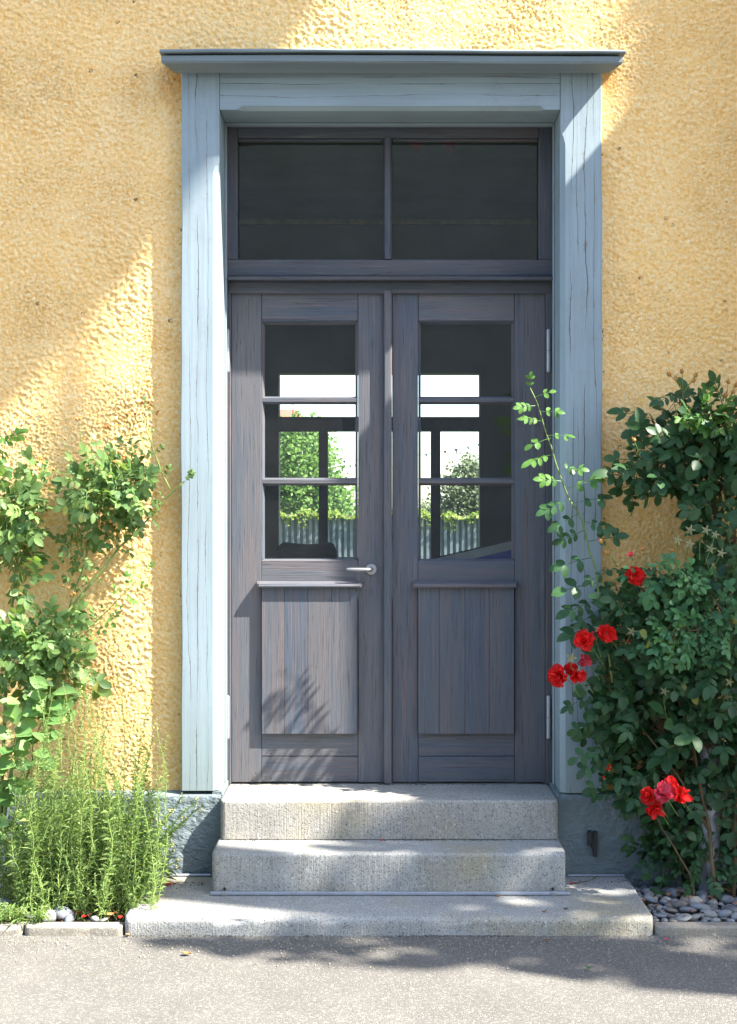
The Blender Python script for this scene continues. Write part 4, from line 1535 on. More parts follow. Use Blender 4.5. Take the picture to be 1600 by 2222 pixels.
# broad-leaved shoot at the far left
bl = thing('broadleaf_shrub', 'light green shrub with broad oval leaves at the far left of the wall', 'shrub', (PX(20, -.35), -.35, .02))
B2 = Bush(bl, 44)
st1 = B2.path(P(10, 1960, -.38), P(40, 1520, -.34), .0, .012, 8)
st2 = B2.path(P(30, 1960, -.38), P(-30, 1580, -.34), .0, .012, 8)
st3 = B2.path(P(20, 1800, -.38), P(110, 1490, -.30), .0, .012, 8)
for st_ in (st1, st2, st3):
    B2.twigs.tube(st_, [.005 - .0004 * i for i in range(9)], 6)
for st_, s0 in ((st1, .3), (st2, .35), (st3, .45)):
    tot = len(st_) - 1
    for k in range(24):
        t = s0 + (1 - s0) * k / 23
        f_ = t * tot
        i = min(int(f_), tot - 1)
        p = st_[i].lerp(st_[i + 1], f_ - i)
        a = k * 2.4
        d = Vector((math.cos(a) * .8, math.sin(a) * .6 - .35, .35 - .7 * (1 - t))) + B2.rv(.3)
        nrm = Vector((.15, -.75, .6)) + B2.rv(.5)
        B2.leaves.append((B2.r.randrange(3), leaf_matrix(p + d.normalized() * .012, d, nrm, B2.r.uniform(.065, .105)), 'leaf_big'))
B2.finish(M['cane'], 300, BROAD_GEO)

# ------------------------------------------------------------------ feathery toadflax clump
tf = thing('toadflax', 'tall feathery light green toadflax clump in the bed left of the steps', 'plant', (PX(200, -.38), -.38, .02))
rt = random.Random(77)


def needle_stem(root, base, tip, bow, nl, n_per_m, flower=False, wid=.0034, mat='needle', seed=0, name='stem'):
    r = random.Random(seed)
    rl = root_loc(root)
    base, tip = Vector(base), Vector(tip)
    n_ = 9
    pts = []
    for i in range(n_ + 1):
        t = i / n_
        p = base.lerp(tip, t)
        p.x += bow * 4 * t * (1 - t)
        p.z += (abs(tip.x - base.x)) * .25 * 4 * t * (1 - t) * .5
        pts.append(p + Vector((r.uniform(-.009, .009), r.uniform(-.009, .009), 0)))
    L = sum((pts[i + 1] - pts[i]).length for i in range(n_))
    stem = MB().tube(pts, [.0026 - .0018 * i / n_ for i in range(n_ + 1)], 4).build(name, M['cane'], root)
    mb = MB()
    cnt = int(L * n_per_m)
    for k in range(cnt):
        t = .05 + .95 * k / cnt
        f_ = t * n_
        i = min(int(f_), n_ - 1)
        p = pts[i].lerp(pts[i + 1], f_ - i)
        td = (pts[i + 1] - pts[i]).normalized()
        a = k * 2.399 + r.uniform(-.4, .4)
        up = Vector((0, 1, 0)) if abs(td.z) > .6 else Vector((0, 0, 1))
        s1 = td.cross(up).normalized()
        s2 = td.cross(s1)
        out = s1 * math.cos(a) + s2 * math.sin(a)
        el = r.uniform(.2, 1.9)
        d = (td * el + out * 1.0).normalized()
        ln = nl * r.uniform(.45, 1.2) * (1 - .72 * max(0, t - .5) / .5)
        w = d.cross(out + Vector((r.uniform(-.6, .6), r.uniform(-.6, .6), r.uniform(-.6, .6))))
        if w.length < 1e-3:
            w = d.cross(Vector((1, 0, 0)))
        w = w.normalized() * wid * .5 * r.uniform(.7, 1.3)
        m_ = p + d * ln * .5 - Vector((0, 0, ln * .02))
        e = p + d * ln - Vector((0, 0, ln * r.uniform(.0, .5)))
        mb.add([p, m_ + w, e, m_ - w], [(0, 1, 2), (0, 2, 3)])
    nd = mb.build('needles', M[mat], stem)
    nd['kind'] = 'stuff'
    if flower:
        fb = MB()
        for k in range(r.randint(5, 9)):
            q = tip + Vector((r.uniform(-.012, .012), r.uniform(-.012, .012), r.uniform(-.03, .012)))
            s_ = r.uniform(.004, .008)
            d = Vector((r.uniform(-1, 1), r.uniform(-1, .2), r.uniform(0, 1))).normalized() * s_
            sd = d.cross(Vector((0, 0, 1))).normalized() * s_ * .6
            fb.add([q - d, q + sd, q + d, q - sd, q + Vector((0, -s_ * .6, s_ * .6))], [(0, 1, 4), (1, 2, 4), (2, 3, 4), (3, 0, 4)])
        fb.build('blossom', M['yellowflower'], stem)
    return stem


def gp(px, py):
    """a point on the bed soil seen at a pixel"""
    d = (1.57 - .02) / ((py - 1111) / FPX)
    y = min(-.10, max(-.60, d - 6))
    return Vector((PX(px, y), y, .02))


sd = 500
for k in range(125):
    bxp = min(330, max(30, rt.gauss(195, 75)))
    y = rt.uniform(-.56, -.16)
    b = Vector((PX(bxp, y), y, .02))
    tx = bxp + rt.gauss(12, 50)
    ty = rt.triangular(1560, 1860, 1700)
    if rt.random() < .16:
        ty = rt.uniform(1440, 1580)
        tx = bxp + rt.gauss(5, 25)
    yy = y + rt.uniform(-.07, .05)
    needle_stem(tf, b, P(min(max(tx, 20), 372), ty, yy), rt.uniform(-.09, .09), rt.uniform(.030, .056), rt.uniform(240, 340), rt.random() < .35, .0026, seed=sd)
    sd += 1
for k in range(50):
    y = rt.uniform(-.50, -.22)
    bxp = rt.uniform(10, 160)
    needle_stem(tf, Vector((PX(bxp, y), y, .02)), P(bxp + rt.uniform(-45, 35), rt.uniform(1690, 1850), y - .05), rt.uniform(-.05, .05), rt.uniform(.035, .055), 260, rt.random() < .15, seed=sd)
    sd += 1
for (tx, ty) in ((440, 1748), (424, 1738), (396, 1727), (372, 1757), (388, 1868), (400, 1780), (360, 1800), (345, 1690), (352, 1850), (338, 1740), (375, 1830), (330, 1600)):
    y = rt.uniform(-.50, -.36)
    needle_stem(tf, Vector((PX(rt.uniform(265, 315), y), y, .02)), P(tx, ty, y - rt.uniform(0, .06)), -.03, rt.uniform(.028, .040), 600, True, .0042, 'leaf_l', seed=sd)
    sd += 1
for k in range(26):
    y = rt.uniform(-.58, -.45)
    bxp = rt.uniform(60, 300)
    needle_stem(tf, Vector((PX(bxp, y), y, .02)), P(bxp + rt.uniform(-25, 25), rt.uniform(1850, 1950), y - .03), rt.uniform(-.02, .02), rt.uniform(.022, .032), 340, False, seed=sd)
    sd += 1

wd = thing('trailing_weed', 'green trailing weed spilling over the kerb at the far left', 'weed', (PX(30, -.62), -.62, .03))
for k in range(22):
    bxp, y = rt.uniform(-20, 95), rt.uniform(-.62, -.55)
    tx = bxp + rt.uniform(-40, 40)
    needle_stem(wd, Vector((PX(bxp, y), y, .035)), P(tx, rt.uniform(1950, 2005), y - rt.uniform(.02, .10)), rt.uniform(-.03, .03), .045, 190, False, .0060, seed=sd)
    sd += 1

# ------------------------------------------------------------------ right rose bush
rrose = thing('rose_bush', 'dark green red-flowering rose bush against the wall right of the door', 'rose bush', (PX(1500, -.25), -.25, .02))
B3 = Bush(rrose, 63, 1.0, 1.3)
B = B3
cmat = M['oldcane']
k1 = cane([(1560, 2000, -.3), (1540, 1800, -.28), (1500, 1600, -.25), (1450, 1450, -.25), (1400, 1330, -.25)], .009, .004)
k2 = cane([(1590, 2000, -.28), (1600, 1700, -.25), (1580, 1400, -.22), (1560, 1150, -.2), (1520, 950, -.2), (1480, 850, -.2)], .010, .003)
k3 = cane([(1540, 1800, -.28), (1450, 1650, -.25), (1380, 1560, -.25), (1320, 1490, -.24)], .006, .003)
k4 = cane([(1560, 1150, -.2), (1480, 1060, -.18), (1400, 1020, -.17), (1370, 985, -.17)], .004, .002)
k5 = cane([(1515, 1975, -.3), (1500, 1900, -.3), (1440, 1800, -.28), (1400, 1740, -.27)], .005, .002)
k7 = cane([(1570, 1330, -.36), (1540, 1285, -.38), (1490, 1252, -.38), (1430, 1245, -.38)], .003, .0018)
cmat = M['cane']
shoot = cane([(1330, 1480, -.24), (1308, 1330, -.20), (1290, 1230, -.17), (1262, 1130, -.15), (1225, 1060, -.15), (1196, 970, -.16), (1172, 890, -.17), (1151, 842, -.18)], .0052, .0016)
# paired leaves hanging from the arching shoot
for (px, py, dx, dz, s_, key) in ((1151, 845, -.1, 1, .04, 'leaf_young'), (1160, 862, 1, .35, .05, 'leaf_young'), (1164, 880, -1, -.1, .055, 'leaf_young'), (1172, 893, 1, .0, .055, 'leaf_young'),
                                  (1180, 915, -1, .2, .06, 'leaf_young'), (1190, 945, 1, .2, .06, 'leaf_young'), (1196, 950, -1, -.2, .065, 'leaf_young'), (1205, 985, -1, -.1, .085, 'leaf_young'), (1212, 1000, 1, -.3, .06, 'leaf_r'),
                                  (1220, 1020, 1, .1, .06, 'leaf_young'), (1225, 1045, -1, .15, .07, 'leaf_young'), (1232, 1060, 1, .3, .085, 'leaf_young'), (1240, 1085, -1, -.25, .085, 'leaf_r'), (1247, 1092, 1, .25, .085, 'leaf_r'),
                                  (1256, 1115, -1, -.3, .08, 'leaf_r'), (1262, 1130, 1, -.1, .085, 'leaf_r'), (1270, 1150, -1, -.35, .08, 'leaf_r'), (1276, 1175, 1, .1, .09, 'leaf_r'), (1284, 1210, -1, -.1, .10, 'leaf_r'),
                                  (1292, 1240, 1, .1, .09, 'leaf_r'), (1297, 1265, -1, -.2, .11, 'leaf_r'), (1302, 1300, -1, -.4, .11, 'leaf_r'), (1308, 1330, 1, -.1, .10, 'leaf_r'), (1310, 1350, -1, -.3, .12, 'leaf_r')):
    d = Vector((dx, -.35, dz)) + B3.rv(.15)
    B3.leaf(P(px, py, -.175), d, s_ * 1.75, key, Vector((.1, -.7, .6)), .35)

HEADS = (
    # root px, centre px, radii px, depth, twigs, size
    ((1530, 980, -.2), (1500, 940, -.22), (85, .10, 65), 18, .14),
    ((1580, 980, -.2), (1590, 930, -.22), (60, .10, 80), 14, .13),
    ((1490, 900, -.2), (1480, 880, -.22), (28, .05, 30), 5, .09),
    ((1440, 1040, -.18), (1415, 1010, -.18), (60, .06, 40), 10, .13),
    ((1400, 1020, -.17), (1385, 1015, -.17), (30, .04, 35), 4, .11),
    ((1580, 1080, -.2), (1565, 1050, -.2), (48, .09, 65), 12, .13),
    ((1590, 1180, -.2), (1590, 1150, -.2), (42, .09, 70), 12, .13),
    ((1450, 1360, -.25), (1455, 1295, -.27), (105, .10, 42), 22, .10),
    ((1420, 1350, -.25), (1385, 1305, -.24), (55, .08, 45), 11, .10),
    ((1560, 1330, -.25), (1540, 1300, -.30), (80, .12, 70), 20, .12),
    ((1470, 1450, -.25), (1480, 1400, -.30), (105, .12, 70), 26, .115),
    ((1380, 1500, -.22), (1355, 1410, -.18), (55, .06, 85), 15, .12),
    ((1560, 1500, -.24), (1570, 1440, -.26), (70, .12, 90), 18, .14),
    ((1330, 1500, -.22), (1320, 1530, -.18), (45, .06, 65), 10, .12),
    ((1450, 1600, -.22), (1430, 1540, -.2), (105, .09, 75), 24, .13),
    ((1540, 1650, -.25), (1550, 1590, -.25), (80, .12, 90), 20, .14),
    ((1400, 1620, -.2), (1355, 1620, -.17), (55, .06, 65), 11, .125),
    ((1480, 1700, -.2), (1460, 1670, -.2), (100, .08, 65), 17, .125),
    ((1560, 1780, -.25), (1570, 1740, -.24), (60, .08, 80), 8, .11),
    ((1420, 1780, -.2), (1390, 1740, -.18), (60, .06, 50), 6, .11),
    ((1500, 1830, -.2), (1490, 1800, -.2), (60, .06, 60), 8, .10),
    ((1550, 1880, -.22), (1545, 1850, -.22), (60, .08, 70), 14, .10),
    ((1480, 1900, -.18), (1470, 1870, -.16), (55, .05, 55), 9, .085),
    ((1590, 1950, -.25), (1580, 1930, -.25), (45, .08, 45), 9, .085),
    ((1430, 1800, -.14), (1420, 1790, -.13), (50, .04, 50), 7, .085),
    ((1570, 1700, -.16), (1540, 1690, -.14), (70, .05, 80), 16, .12),
    ((1400, 1680, -.12), (1400, 1660, -.11), (60, .04, 60), 10, .11),
)
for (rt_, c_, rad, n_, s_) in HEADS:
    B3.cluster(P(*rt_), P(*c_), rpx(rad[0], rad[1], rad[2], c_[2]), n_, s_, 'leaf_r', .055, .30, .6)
# sprays that stand forward into the light
B3.along(k7, .0, .035, .085, 'leaf_mid', .15, .4)
B3.cluster(P(1500, 1290, -.36), P(1440, 1260, -.40), rpx(70, .04, 28, -.4), 9, .085, 'leaf_mid', .035, .2, .35)
B3.cluster(P(1540, 1380, -.38), P(1470, 1390, -.42), rpx(60, .04, 32, -.4), 11, .075, 'leaf_mid', .035, .2, .35)
B3.cluster(P(1560, 1340, -.38), P(1550, 1370, -.40), rpx(50, .04, 40, -.4), 8, .085, 'leaf_mid', .04, .2, .35)
B3.cluster(P(1470, 1390, -.42), P(1448, 1385, -.44), rpx(22, .02, 18, -.4), 3, .06, 'leaf_young', .04, .2, .35)
B3.cluster(P(1540, 920, -.3), P(1535, 900, -.32), rpx(45, .03, 22, -.3), 7, .075, 'leaf_young', .035, .2, .35)
# single leaves hanging in front of the post
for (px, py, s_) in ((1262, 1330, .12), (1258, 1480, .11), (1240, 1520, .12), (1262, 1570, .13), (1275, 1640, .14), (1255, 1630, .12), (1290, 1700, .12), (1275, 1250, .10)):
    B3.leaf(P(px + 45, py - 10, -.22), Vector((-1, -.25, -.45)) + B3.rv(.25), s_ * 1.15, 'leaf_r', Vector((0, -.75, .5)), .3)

# red roses, buds, spent calyxes and hips
stalk = Stalks(rrose)
FL = ((1270, 1390, -.36, 1.02, 'red', (-.35, -1, .25)), (1316, 1374, -.36, .98, 'red', (.1, -1, -.1)), (1268, 1430, -.34, .62, 'pink', (.2, -.6, -.3)), (1216, 1466, -.34, .98, 'red', (-.6, -.8, -.1)),
      (1254, 1461, -.36, .95, 'red', (.2, -.9, -.5)), (1238, 1452, -.33, .7, 'red', (0, -.5, .3)), (1377, 1251, -.38, .92, 'red', (.05, -1, .25)), (1420, 1752, -.42, 1.05, 'red', (.1, -.9, -.5)),
      (1440, 1722, -.43, .95, 'pink', (0, -.8, .5)), (1410, 1728, -.42, .8, 'red', (-.6, -.7, .3)), (1474, 1722, -.42, .85, 'red', (.5, -.7, -.1)), (1455, 1702, -.41, .65, 'red', (.1, -.6, .6)))
for i, (px, py, y, s_, key, fc) in enumerate(FL):
    p = P(px, py, y)
    rose_flower(rrose, p, s_ * R.uniform(1.4, 1.8), fc, key, (((6, 0), (5, 0), (4, 1), (3, 2)), ((5, 0), (4, 1), (3, 2)), ((5, 0), (4, 0), (3, 1)))[i % 3], seed=300 + i)
    q = p - Vector(fc).normalized() * .02 * s_
    stalk.tube([q, q + Vector((.03, .03, -.03)), q + Vector((.08, .09, -.10))], [.0016, .0018, .002], 5)
bud = petal_mesh('bud_petal', .02, .02, 2.2, 0, M['pink'])
for (px, py, s_) in ((1371, 1209, .75), (1287, 1380, .6), (1366, 1395, .45), (1322, 1672, .4), (1312, 1690, .4), (1325, 1665, .35)):
    rose_flower(rrose, P(px, py, -.33), s_, (-.3, -.5, .8), 'pink' if s_ > .5 else 'red', ((4, 2), (3, 2)), seed=px)
rs_ = random.Random(9)
for (px, py) in ((1498, 1150), (1533, 1150), (1553, 1160), (1471, 1172), (1497, 1180), (1543, 1190), (1566, 1200), (1443, 1500), (1578, 1512), (1530, 1432), (1372, 1370), (1590, 1390), (1584, 1480), (1300, 1365), (1240, 1428)):
    p = P(px, py, -.34 - rs_.uniform(0, .05))
    small_part(rrose, 'calyx', STAR, p, (rs_.uniform(-.4, .4), -1, rs_.uniform(-.1, .5)), rs_.uniform(.8, 1.1))
    stalk.tube([p, p + Vector((rs_.uniform(-.02, .02), .03, -.05)), p + Vector((rs_.uniform(-.03, .03), .08, -.12))], [.0014, .0016, .0018], 4)
for (px, py, bx_, by_) in ((1453, 812, 1482, 850), (1468, 822, 1482, 850), (1480, 806, 1482, 850), (1506, 826, 1484, 850), (1510, 814, 1484, 852), (1581, 828, 1575, 870), (1555, 846, 1570, 880), (1598, 835, 1580, 870), (1592, 850, 1580, 875), (1575, 858, 1575, 890),
                           (1377, 955, 1390, 1000), (1395, 1190, 1400, 1240), (1460, 1195, 1450, 1240), (1305, 1175, 1330, 1215), (1318, 1200, 1340, 1230)):
    a, b = P(bx_, by_, -.22), P(px, py, -.24)
    stalk.tube([a, a.lerp(b, .5) + Vector((0, -.01, .005)), b], [.0018, .0015, .0012], 5)
    small_part(rrose, 'rose_hip', HIP, b, (b - a) + Vector((0, -.02, .02)), rs_.uniform(.95, 1.3))
a = P(1482, 850, -.22)
stalk.tube([P(1488, 920, -.22), P(1484, 880, -.22), a], [.0025, .0022, .002], 5)
B3.finish(M['oldcane'])

# ------------------------------------------------------------------ fallen petals and leaves
def surf(px, py, z):
    d = (1.57 - z) / ((py - 1111) / FPX)
    return Vector((PX(px, d - 6), d - 6, z))


def fallen(name, px, py, z, s_, mat, label, cat, group=None, seed=0):
    r = random.Random(seed + px)
    p = surf(px, py, z)
    V, F = [], []
    n_ = 4
    for j in range(n_ + 1):
        t = j / n_
        w = math.sin(math.pi * (.08 + .84 * t)) ** .8
        for u in (-1, 0, 1):
            V.append((u * w * .42 + r.uniform(-.04, .04), t - .5, .10 + .16 * abs(u) + .20 * (t - .5) ** 2 + r.uniform(0, .07)))
    for j in range(n_):
        for i in range(2):
            a = j * 3 + i
            F.append((a, a + 1, a + 4, a + 3))
    me = geo_mesh(name, (V, F), M[mat])
    o = link(name, me, None, p)
    o.scale = (s_, s_, s_)
    o.rotation_euler = (r.uniform(-.2, .2), r.uniform(-.2, .2), r.uniform(0, 6.28))
    return tag(o, label, cat, group)


fallen('fallen_petal', 829, 1825, Z2, .014, 'red', 'red petal lying on the middle step under the door joint', 'petal')
fallen('fallen_petal', 366, 1921, SLAB_Z, .030, 'red', 'largest red petal on the slab beside the toadflax', 'petal')
fallen('fallen_petal', 377, 1919, SLAB_Z, .016, 'red', 'small red petal on the slab nearest the conduit end', 'petal')
fallen('fallen_petal', 338, 1931, SLAB_Z, .020, 'pink', 'pink petal on the slab edge under the toadflax', 'petal')
fallen('fallen_petal', 1241, 1919, SLAB_Z, .017, 'red', 'red petal on the slab beside the right end of the middle step', 'petal')
fallen('fallen_petal', 1447, 2040, .002, .017, 'pink', 'pink petal on the asphalt by the right kerb stone', 'petal')
fallen('dry_leaf', 341, 1950, SLAB_Z, .032, 'dryleaf', 'brown dry leaf on the left part of the slab', 'leaf')
fallen('dry_leaf', 1183, 1980, SLAB_Z, .018, 'dryleaf', 'small brown leaf on the slab front right', 'leaf')
fallen('dry_leaf', 1229, 1974, SLAB_Z, .020, 'dryleaf', 'dry leaf on the slab below the right conduit clip', 'leaf')
fallen('dry_leaf', 1082, 1946, SLAB_Z, .018, 'dryleaf', 'dry leaf lying against the conduit', 'leaf')
fallen('dry_leaf', 405, 2073, .002, .032, 'dryleaf', 'orange brown leaf on the asphalt below the slab', 'leaf')
fallen('dry_leaf', 93, 2027, .002, .022, 'dryleaf', 'dry leaf on the asphalt under the left kerb stone', 'leaf')
fallen('dry_leaf', 52, 2024, .002, .035, 'dryleaf', 'dry leaf on the asphalt beside the trailing weed', 'leaf')
fallen('dry_leaf', 277, 2031, .002, .022, 'dryleaf', 'dry leaf on the asphalt at the left slab corner', 'leaf')
fallen('dry_leaf', 1187, 2042, .002, .022, 'dryleaf', 'dry leaf on the asphalt under the slab front right', 'leaf')
fallen('fallen_green_leaf', 1277, 2104, .002, .024, 'leaf_r', 'dark green leaf on the asphalt lower right', 'leaf')
WP = ((195, 1987), (168, 1984), (252, 1984), (262, 1993), (240, 1988), (182, 1992))
for k, (px, py) in enumerate(WP):
    rank = sorted([q[0] for q in WP], reverse=True).index(px)
    fallen('fallen_petal', px, py, .045, rs_.uniform(.018, .03), 'red' if k % 2 else 'dryleaf',
           '%s petal behind the left kerb stone, %s counted from the slab corner' % ('withered red' if k % 2 else 'dried brown', ORD[rank]), 'petal', 'withered petals under the toadflax', k)
gr = MB()
rq = random.Random(41)
for _ in range(900):
    x = rq.uniform(-1.9, 1.9)
    y = -.69 - abs(rq.gauss(0, .16))
    q_ = rq.uniform(.0015, .0045)
    a = rq.uniform(0, 6.28)
    ring = [(x + q_ * math.cos(a + 1.57 * i) * rq.uniform(.7, 1.3), y + q_ * math.sin(a + 1.57 * i) * rq.uniform(.7, 1.3), .0) for i in range(4)]
    gr.add(ring + [(x, y, .004 + q_ * .8)], [(0, 1, 4), (1, 2, 4), (2, 3, 4), (3, 0, 4)])
jd = MB()
for (xa_, xb_, yy_, zz_, n_) in ((PX(480, -.12), PX(1210, -.12), -.121, Z2, 420), (PX(275, -.67), PX(1415, -.67), -.674, .0, 520), (PX(480, .2), PX(1200, .2), .222, Z1, 260), (PX(300, -.1), PX(456, -.1), -.16, SLAB_Z, 160), (PX(1232, -.1), PX(1390, -.1), -.12, SLAB_Z, 140)):
    for _ in range(n_):
        x = rq.uniform(xa_, xb_)
        if math.sin(x * 7.0) + .6 * math.sin(x * 19) + rq.uniform(-1, 1) < -.2:
            continue
        y = yy_ - abs(rq.gauss(0, .006 if zz_ != SLAB_Z else .05))
        q_ = rq.uniform(.0015, .0045)
        ring = [(x + q_ * rq.uniform(.6, 1.4) * math.cos(1.57 * i), y + q_ * rq.uniform(.4, 1.0) * math.sin(1.57 * i), zz_ + .0005) for i in range(4)]
        jd.add(ring + [(x, y, zz_ + q_ * .7)], [(0, 1, 4), (1, 2, 4), (2, 3, 4), (3, 0, 4)])
tag(jd.build('joint_dirt', M['soil']), 'dark dirt and moss crumbs caught in the joints of the steps', kind='stuff')
tag(gr.build('grit', M['kerb']), 'loose pale grit on the asphalt along the slab and kerbs', kind='stuff')
tw_ = MB().tube([surf(1243, 1917, SLAB_Z + .004), surf(1275, 1912, SLAB_Z + .006), surf(1299, 1901, SLAB_Z + .008)], .0018, 5).build('fallen_twig', M['oldcane'])
tag(tw_, 'thin curved twig on the slab right of the steps', 'twig')

# ------------------------------------------------------------------ the garden behind the house, seen through the room
FYD = 12.6


def fence():
    t = thing('corrugated_fence', 'grey corrugated fence in the garden seen through the room', 'fence', (0, FYD, 0))
    zt = PZ(1122, FYD)
    x = -6.0
    pitch = 12.8 / FPX * (6 + FYD)
    while x < 6:
        n_ = 12
        prof = []
        for i in range(n_):
            x0 = x + i * pitch
            prof += [(x0, .0), (x0 + pitch * .42, .0), (x0 + pitch * .52, .042), (x0 + pitch * .90, .042)]
        prof.append((x + n_ * pitch, 0.0))
        z1 = zt + R.uniform(-.006, .006)
        V = [(a, FYD + b, 0.0) for a, b in prof] + [(a, FYD + b, z1) for a, b in prof]
        m = len(prof)
        V += [(a, FYD + b + .006, 0.0) for a, b in prof] + [(a, FYD + b + .006, z1) for a, b in prof]
        F = []
        for i in range(m - 1):
            F.append((i, i + 1, m + i + 1, m + i))
            F.append((2 * m + i + 1, 2 * m + i, 3 * m + i, 3 * m + i + 1))
            F.append((m + i, m + i + 1, 3 * m + i + 1, 3 * m + i))
        MB().add(V, F).build('corrugated_sheet', M['sheet'], t)
        x += n_ * pitch - .003
    for xp in (-4, -2, 0, 2, 4):
        box('fence_post', M['darkwood'], t, xp, xp + .07, FYD + .055, FYD + .12, 0, zt - .05)
    return zt


zf = fence()
cr = thing('creeper', 'yellow green creeper trailing along the top of the corrugated fence', 'creeper', (0, FYD, 0))
rc = random.Random(12)
cm = MB()
tw2 = MB()


def leafquad(mb, p, s_, r, up=Vector((.3, -.6, .6))):
    n_ = (up + Vector((r.uniform(-.7, .7), r.uniform(-.7, .7), r.uniform(-.7, .7)))).normalized()
    d = n_.cross(Vector((r.uniform(-1, 1), r.uniform(-1, 1), r.uniform(-1, 1))))
    if d.length < .05:
        d = Vector((1, 0, 0))
    d.normalize()
    w = n_.cross(d)
    mb.add([p - d * s_ * .5, p + w * s_ * .36 + n_ * s_ * .08, p + d * s_ * .5, p - w * s_ * .36 + n_ * s_ * .08], [(0, 1, 2), (0, 2, 3)])


for k in range(1500):
    x = rc.uniform(-2.2, 2.2)
    hgt = .02 + .05 * (math.sin(x * 5) * .5 + .5) + .04 * math.sin(x * 17)
    p = Vector((x, FYD + rc.uniform(-.12, .12), zf + rc.uniform(-.02, hgt)))
    leafquad(cm, p, rc.uniform(.045, .075), rc)
for k in range(20):
    x = rc.uniform(-1.6, 1.6)
    ln = rc.uniform(.04, .20)
    for j in range(int(ln * 90)):
        leafquad(cm, Vector((x + rc.uniform(-.03, .03), FYD - .05 + rc.uniform(-.03, .02), zf - rc.uniform(0, ln))), rc.uniform(.03, .05), rc)
tw2.tube([(x / 5, FYD - .01, zf + .02 + .02 * math.sin(x)) for x in range(-12, 13)], .012, 5)
tw2.build('vine_stem', M['bark'], cr)
o = cm.build('foliage', M['creeper'], cr)
o['kind'] = 'stuff'


def tree(label, base, height, crown, n_leaf, leaf, mat, seed, trunk_r=.12, lobes=None, dens=None):
    t = thing('tree', label, 'tree', base)
    r = random.Random(seed)
    b = Vector(base)
    tr = MB()
    top = b + Vector((r.uniform(-.1, .1), 0, height))
    tr.tube([b, b.lerp(top, .35) + Vector((.03, 0, 0)), b.lerp(top, .7), top], [trunk_r, trunk_r * .8, trunk_r * .45, trunk_r * .1], 8)
    cs = MB()
    lb = []
    for (cx, cy, cz, rx, ry, rz) in crown:
        c = b + Vector((cx, cy, cz))
        st_ = b.lerp(top, min(.8, max(.25, (cz - rz * .6) / height)))
        tr.tube([st_, st_.lerp(c, .55) + Vector((0, 0, .1)), c], [trunk_r * .45, trunk_r * .28, trunk_r * .08], 6)
        lb.append((c, (rx, ry, rz)))
        for _ in range(5):
            q = Vector((r.uniform(-1, 1), r.uniform(-1, 1), r.uniform(-.6, 1))).normalized() * .8
            e = c + Vector((q.x * rx, q.y * ry, q.z * rz))
            tr.tube([c, c.lerp(e, .5) + Vector((0, 0, .04 * rz)), e], [trunk_r * .14, trunk_r * .09, trunk_r * .03], 4)
    tr.build('trunk', M['bark'], t)
    vol = [a[1][0] * a[1][1] * a[1][2] for a in lb]
    tot = sum(vol)
    for (c, rad), v in zip(lb, vol):
        ncl = max(6, int(n_leaf * v / tot / 14))
        for _ in range(ncl):
            while True:
                q = Vector((r.uniform(-1, 1), r.uniform(-1, 1), r.uniform(-1, 1)))
                if .25 < q.length < 1:
                    break
            q = q * (q.length ** -.45)
            cc = c + Vector((q.x * rad[0], q.y * rad[1], q.z * rad[2]))
            sp = leaf * 2.6
            for _ in range(14):
                p = cc + Vector((r.gauss(0, sp * .6), r.gauss(0, sp * .6), r.gauss(0, sp * .5)))
                leafquad(cs, p, leaf * r.uniform(.7, 1.3), r)
    cs.build('crown', M[mat], t)
    return t


k = 40 / FPX
tree('bright green tree seen through the left door panes', (PX(640, 34), 34, -.03), 4.6,
     [(0, 0, 2.6, 1.15, 1.2, 1.5), (.75, -.2, 1.9, .85, .9, .8), (.25, .1, 3.4, .75, .8, .8), (-.9, 0, 2.2, 1.0, 1.0, 1.3), (1.15, 0, 1.45, .65, .7, .5)], 15000, .12, 'tree_l', 3, .10)
tree('olive tinged small tree seen through the right door panes', (PX(1015, 30), 30, -.03), 3.2,
     [(0, 0, 2.05, .62, .7, .85), (.5, 0, 1.9, .6, .6, .75), (-.35, 0, 1.55, .55, .55, .5), (.2, 0, 2.55, .38, .4, .4)], 7000, .09, 'tree_o', 6, .07)
tree('low far bush tree behind the fence near the middle mullion', (PX(925, 36), 36, -.03), 1.9, [(0, 0, 1.35, .5, .5, .5), (.4, 0, 1.2, .4, .4, .4)], 1400, .09, 'tree_o', 8, .05)

hs = thing('far_house', 'far house with pinkish red roof seen over the left tree', 'house', (PX(600, 74), 74, 0))
yh = 74
x0, x1 = PX(560, yh), PX(662, yh)
ze, zr = PZ(906, yh), PZ(884, yh)
box('walls', M['farwall'], hs, x0 + .2, x1 - .45, yh, yh + 5, 0, ze, 0)
MB().add([(x0, yh - .3, ze), (x1, yh - .3, ze), (x1 - .6, yh + 1.5, zr), (x0, yh + 1.5, zr), (x0, yh + 5.3, ze - .2), (x1, yh + 5.3, ze - .2)],
         [(0, 1, 2, 3), (1, 5, 2), (3, 2, 5, 4), (0, 3, 4), (0, 4, 5, 1)]).build('roof', M['tile'], hs)

# strings of pennants across the garden
PEN = [plain('pennant_dusty_purple', (0.12, 0.09, 0.16), .8), plain('pennant_pale_green', (0.30, 0.36, 0.30), .8), plain('pennant_blue', (.08, .18, .26), .8), plain('pennant_red', (.30, .08, .08), .8)]
yg = 24.0


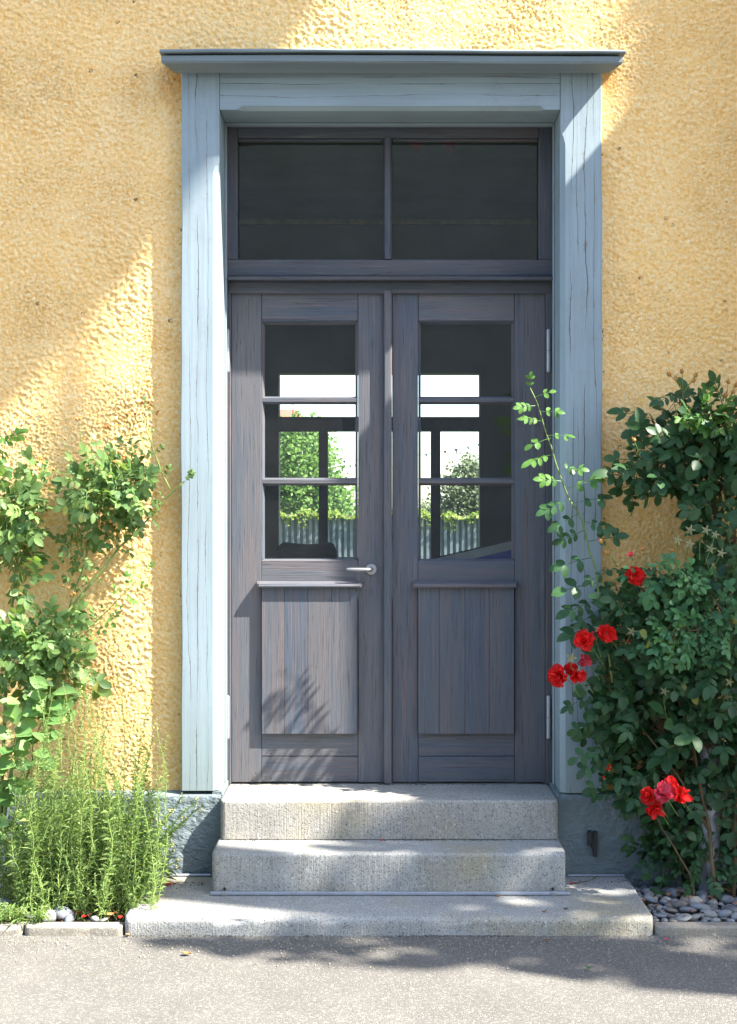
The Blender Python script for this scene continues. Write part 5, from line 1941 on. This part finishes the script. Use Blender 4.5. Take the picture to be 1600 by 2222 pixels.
def outdoor_bunting(label, pts, pens, y):
    t = thing('bunting', label, 'bunting', (0, y, PZ(pts[0][1], y)))
    MB().tube([P(px, py, y) for px, py in pts], .004, 4).build('string', M['black'], t)
    for i, (px, py, s_) in enumerate(pens):
        p = P(px, py, y)
        w, h = s_ * .5 * (6 + y) / FPX, s_ * 1.0 * (6 + y) / FPX
        MB().add([(p.x - w, y, p.z), (p.x + w, y, p.z), (p.x + .01, y + .02, p.z - h), (p.x - w, y + .004, p.z), (p.x + w, y + .004, p.z)],
                 [(0, 1, 2), (4, 3, 2), (0, 3, 4, 1), (0, 2, 3), (1, 4, 2)]).build('pennant', PEN[i % 4], t)


outdoor_bunting('upper pennant string against the sky through the right panes', [(700, 1002), (880, 992), (960, 980), (1045, 962), (1200, 925)],
                [(747, 999, 7), (925, 985, 8), (936, 984, 5), (966, 978, 8), (990, 974, 9), (1016, 969, 8), (1040, 963, 9)], yg)
outdoor_bunting('lower pennant string low in the right panes', [(700, 1088), (880, 1085), (960, 1078), (1045, 1060), (1200, 1030)], [(771, 1008, 5), (917, 1083, 5), (929, 1081, 6)], yg + 1.5)

# ------------------------------------------------------------------ unseen shade tree and sky blocker beside and behind the viewer
rs2 = random.Random(90)


def lit_gap(X, Z):
    """1 where leaves stand in the sun's way, 0 in the opening of the crown (coordinates projected along the sun onto the wall face)"""
    # upper edge of the opening
    up = np.interp(X, [-3.0, -1.62, -.97, -.28, .2], [0.9, 2.00, 2.72, 3.75, 4.6])
    if Z > up:
        return 1.0
    if Z > .75:
        if X > 1.06:
            return 1.0
        return .85 if (Z < 2.7 and X > np.interp(Z, [.75, 1.2, 2.7], [.50, .60, .95])) else 0.0
    # towards the ground the opening closes from the right
    right = np.interp(Z, [-5.2, -3.4, -3.0, -2.3, -2.0, -1.6, -1.0, -.3, .3, .75], [-2.4, -2.3, -2.9, -3.0, -1.9, -1.75, -1.25, -.75, .0, .5])
    return .52 if X > right else 0.0


shade = thing('shade_tree', 'tall leafy tree shading the wall, standing right of the viewer', 'tree', (8.2, -4.2, -.03))
tr = MB()
tr.tube([(8.2, -4.2, -.05), (8.1, -4.1, 2.5), (7.6, -3.7, 5.0), (7.0, -3.3, 7.5), (6.4, -3.0, 9.5), (6.0, -2.8, 11.5)], [.26, .22, .18, .13, .08, .03], 10)
tr.tube([(7.0, -3.3, 7.5), (7.6, -2.9, 9.2), (8.2, -2.6, 10.6)], [.09, .05, .02], 7)
tr.tube([(7.0, -3.3, 7.5), (5.8, -3.0, 9.6), (4.8, -2.6, 11.6)], [.08, .05, .015], 7)
tr.build('trunk', M['bark'], shade)
sc_ = MB()
cnt = 0
for _ in range(60000):
    X = rs2.uniform(-3.4, 3.6)
    Z = rs2.uniform(-5.2, 5.6)
    w = lit_gap(X, Z)  # crown shaped by its shadow: leaves only where shade is wanted
    if w == 0 or rs2.random() > w:
        continue
    # towards the ground the shade is dappled: leave open pockets
    if Z < .6:
        g = math.sin(X * 5.1 + 1.3) * math.sin(Z * 6.3 + .4) + .6 * math.sin(X * 11 + Z * 7)
        if g > .55:
            continue
    t = rs2.uniform(2.2, 3.3) if Z > -1.8 else rs2.uniform(2.8, 4.2)
    p = Vector((X, 0, Z)) - SUN_TRAVEL * t
    leafquad(sc_, p, rs2.uniform(.11, .20), rs2, Vector((.5, -.2, .7)))
    cnt += 1
    if cnt > 9000:
        break
sc_.build('crown', M['tree_l'], shade)

# building added unseen behind the viewer: blocks sky, gives the panes a reflection
barn = thing('barn', 'pale weathered timber barn across the yard behind the viewer', 'barn', (0, -14.5, -.03))
box('walls', M['barnwood'], barn, -13, 13, -22, -14.5, -.03, 10.5)
MB().add([(-13.6, -13.8, 10.52), (13.6, -13.8, 10.52), (13.6, -18.2, 14), (-13.6, -18.2, 14), (-13.6, -22.8, 10.52), (13.6, -22.8, 10.52)],
         [(0, 1, 2, 3), (3, 2, 5, 4), (0, 3, 4), (1, 5, 2), (0, 4, 5, 1)]).build('roof', M['tile'], barn)
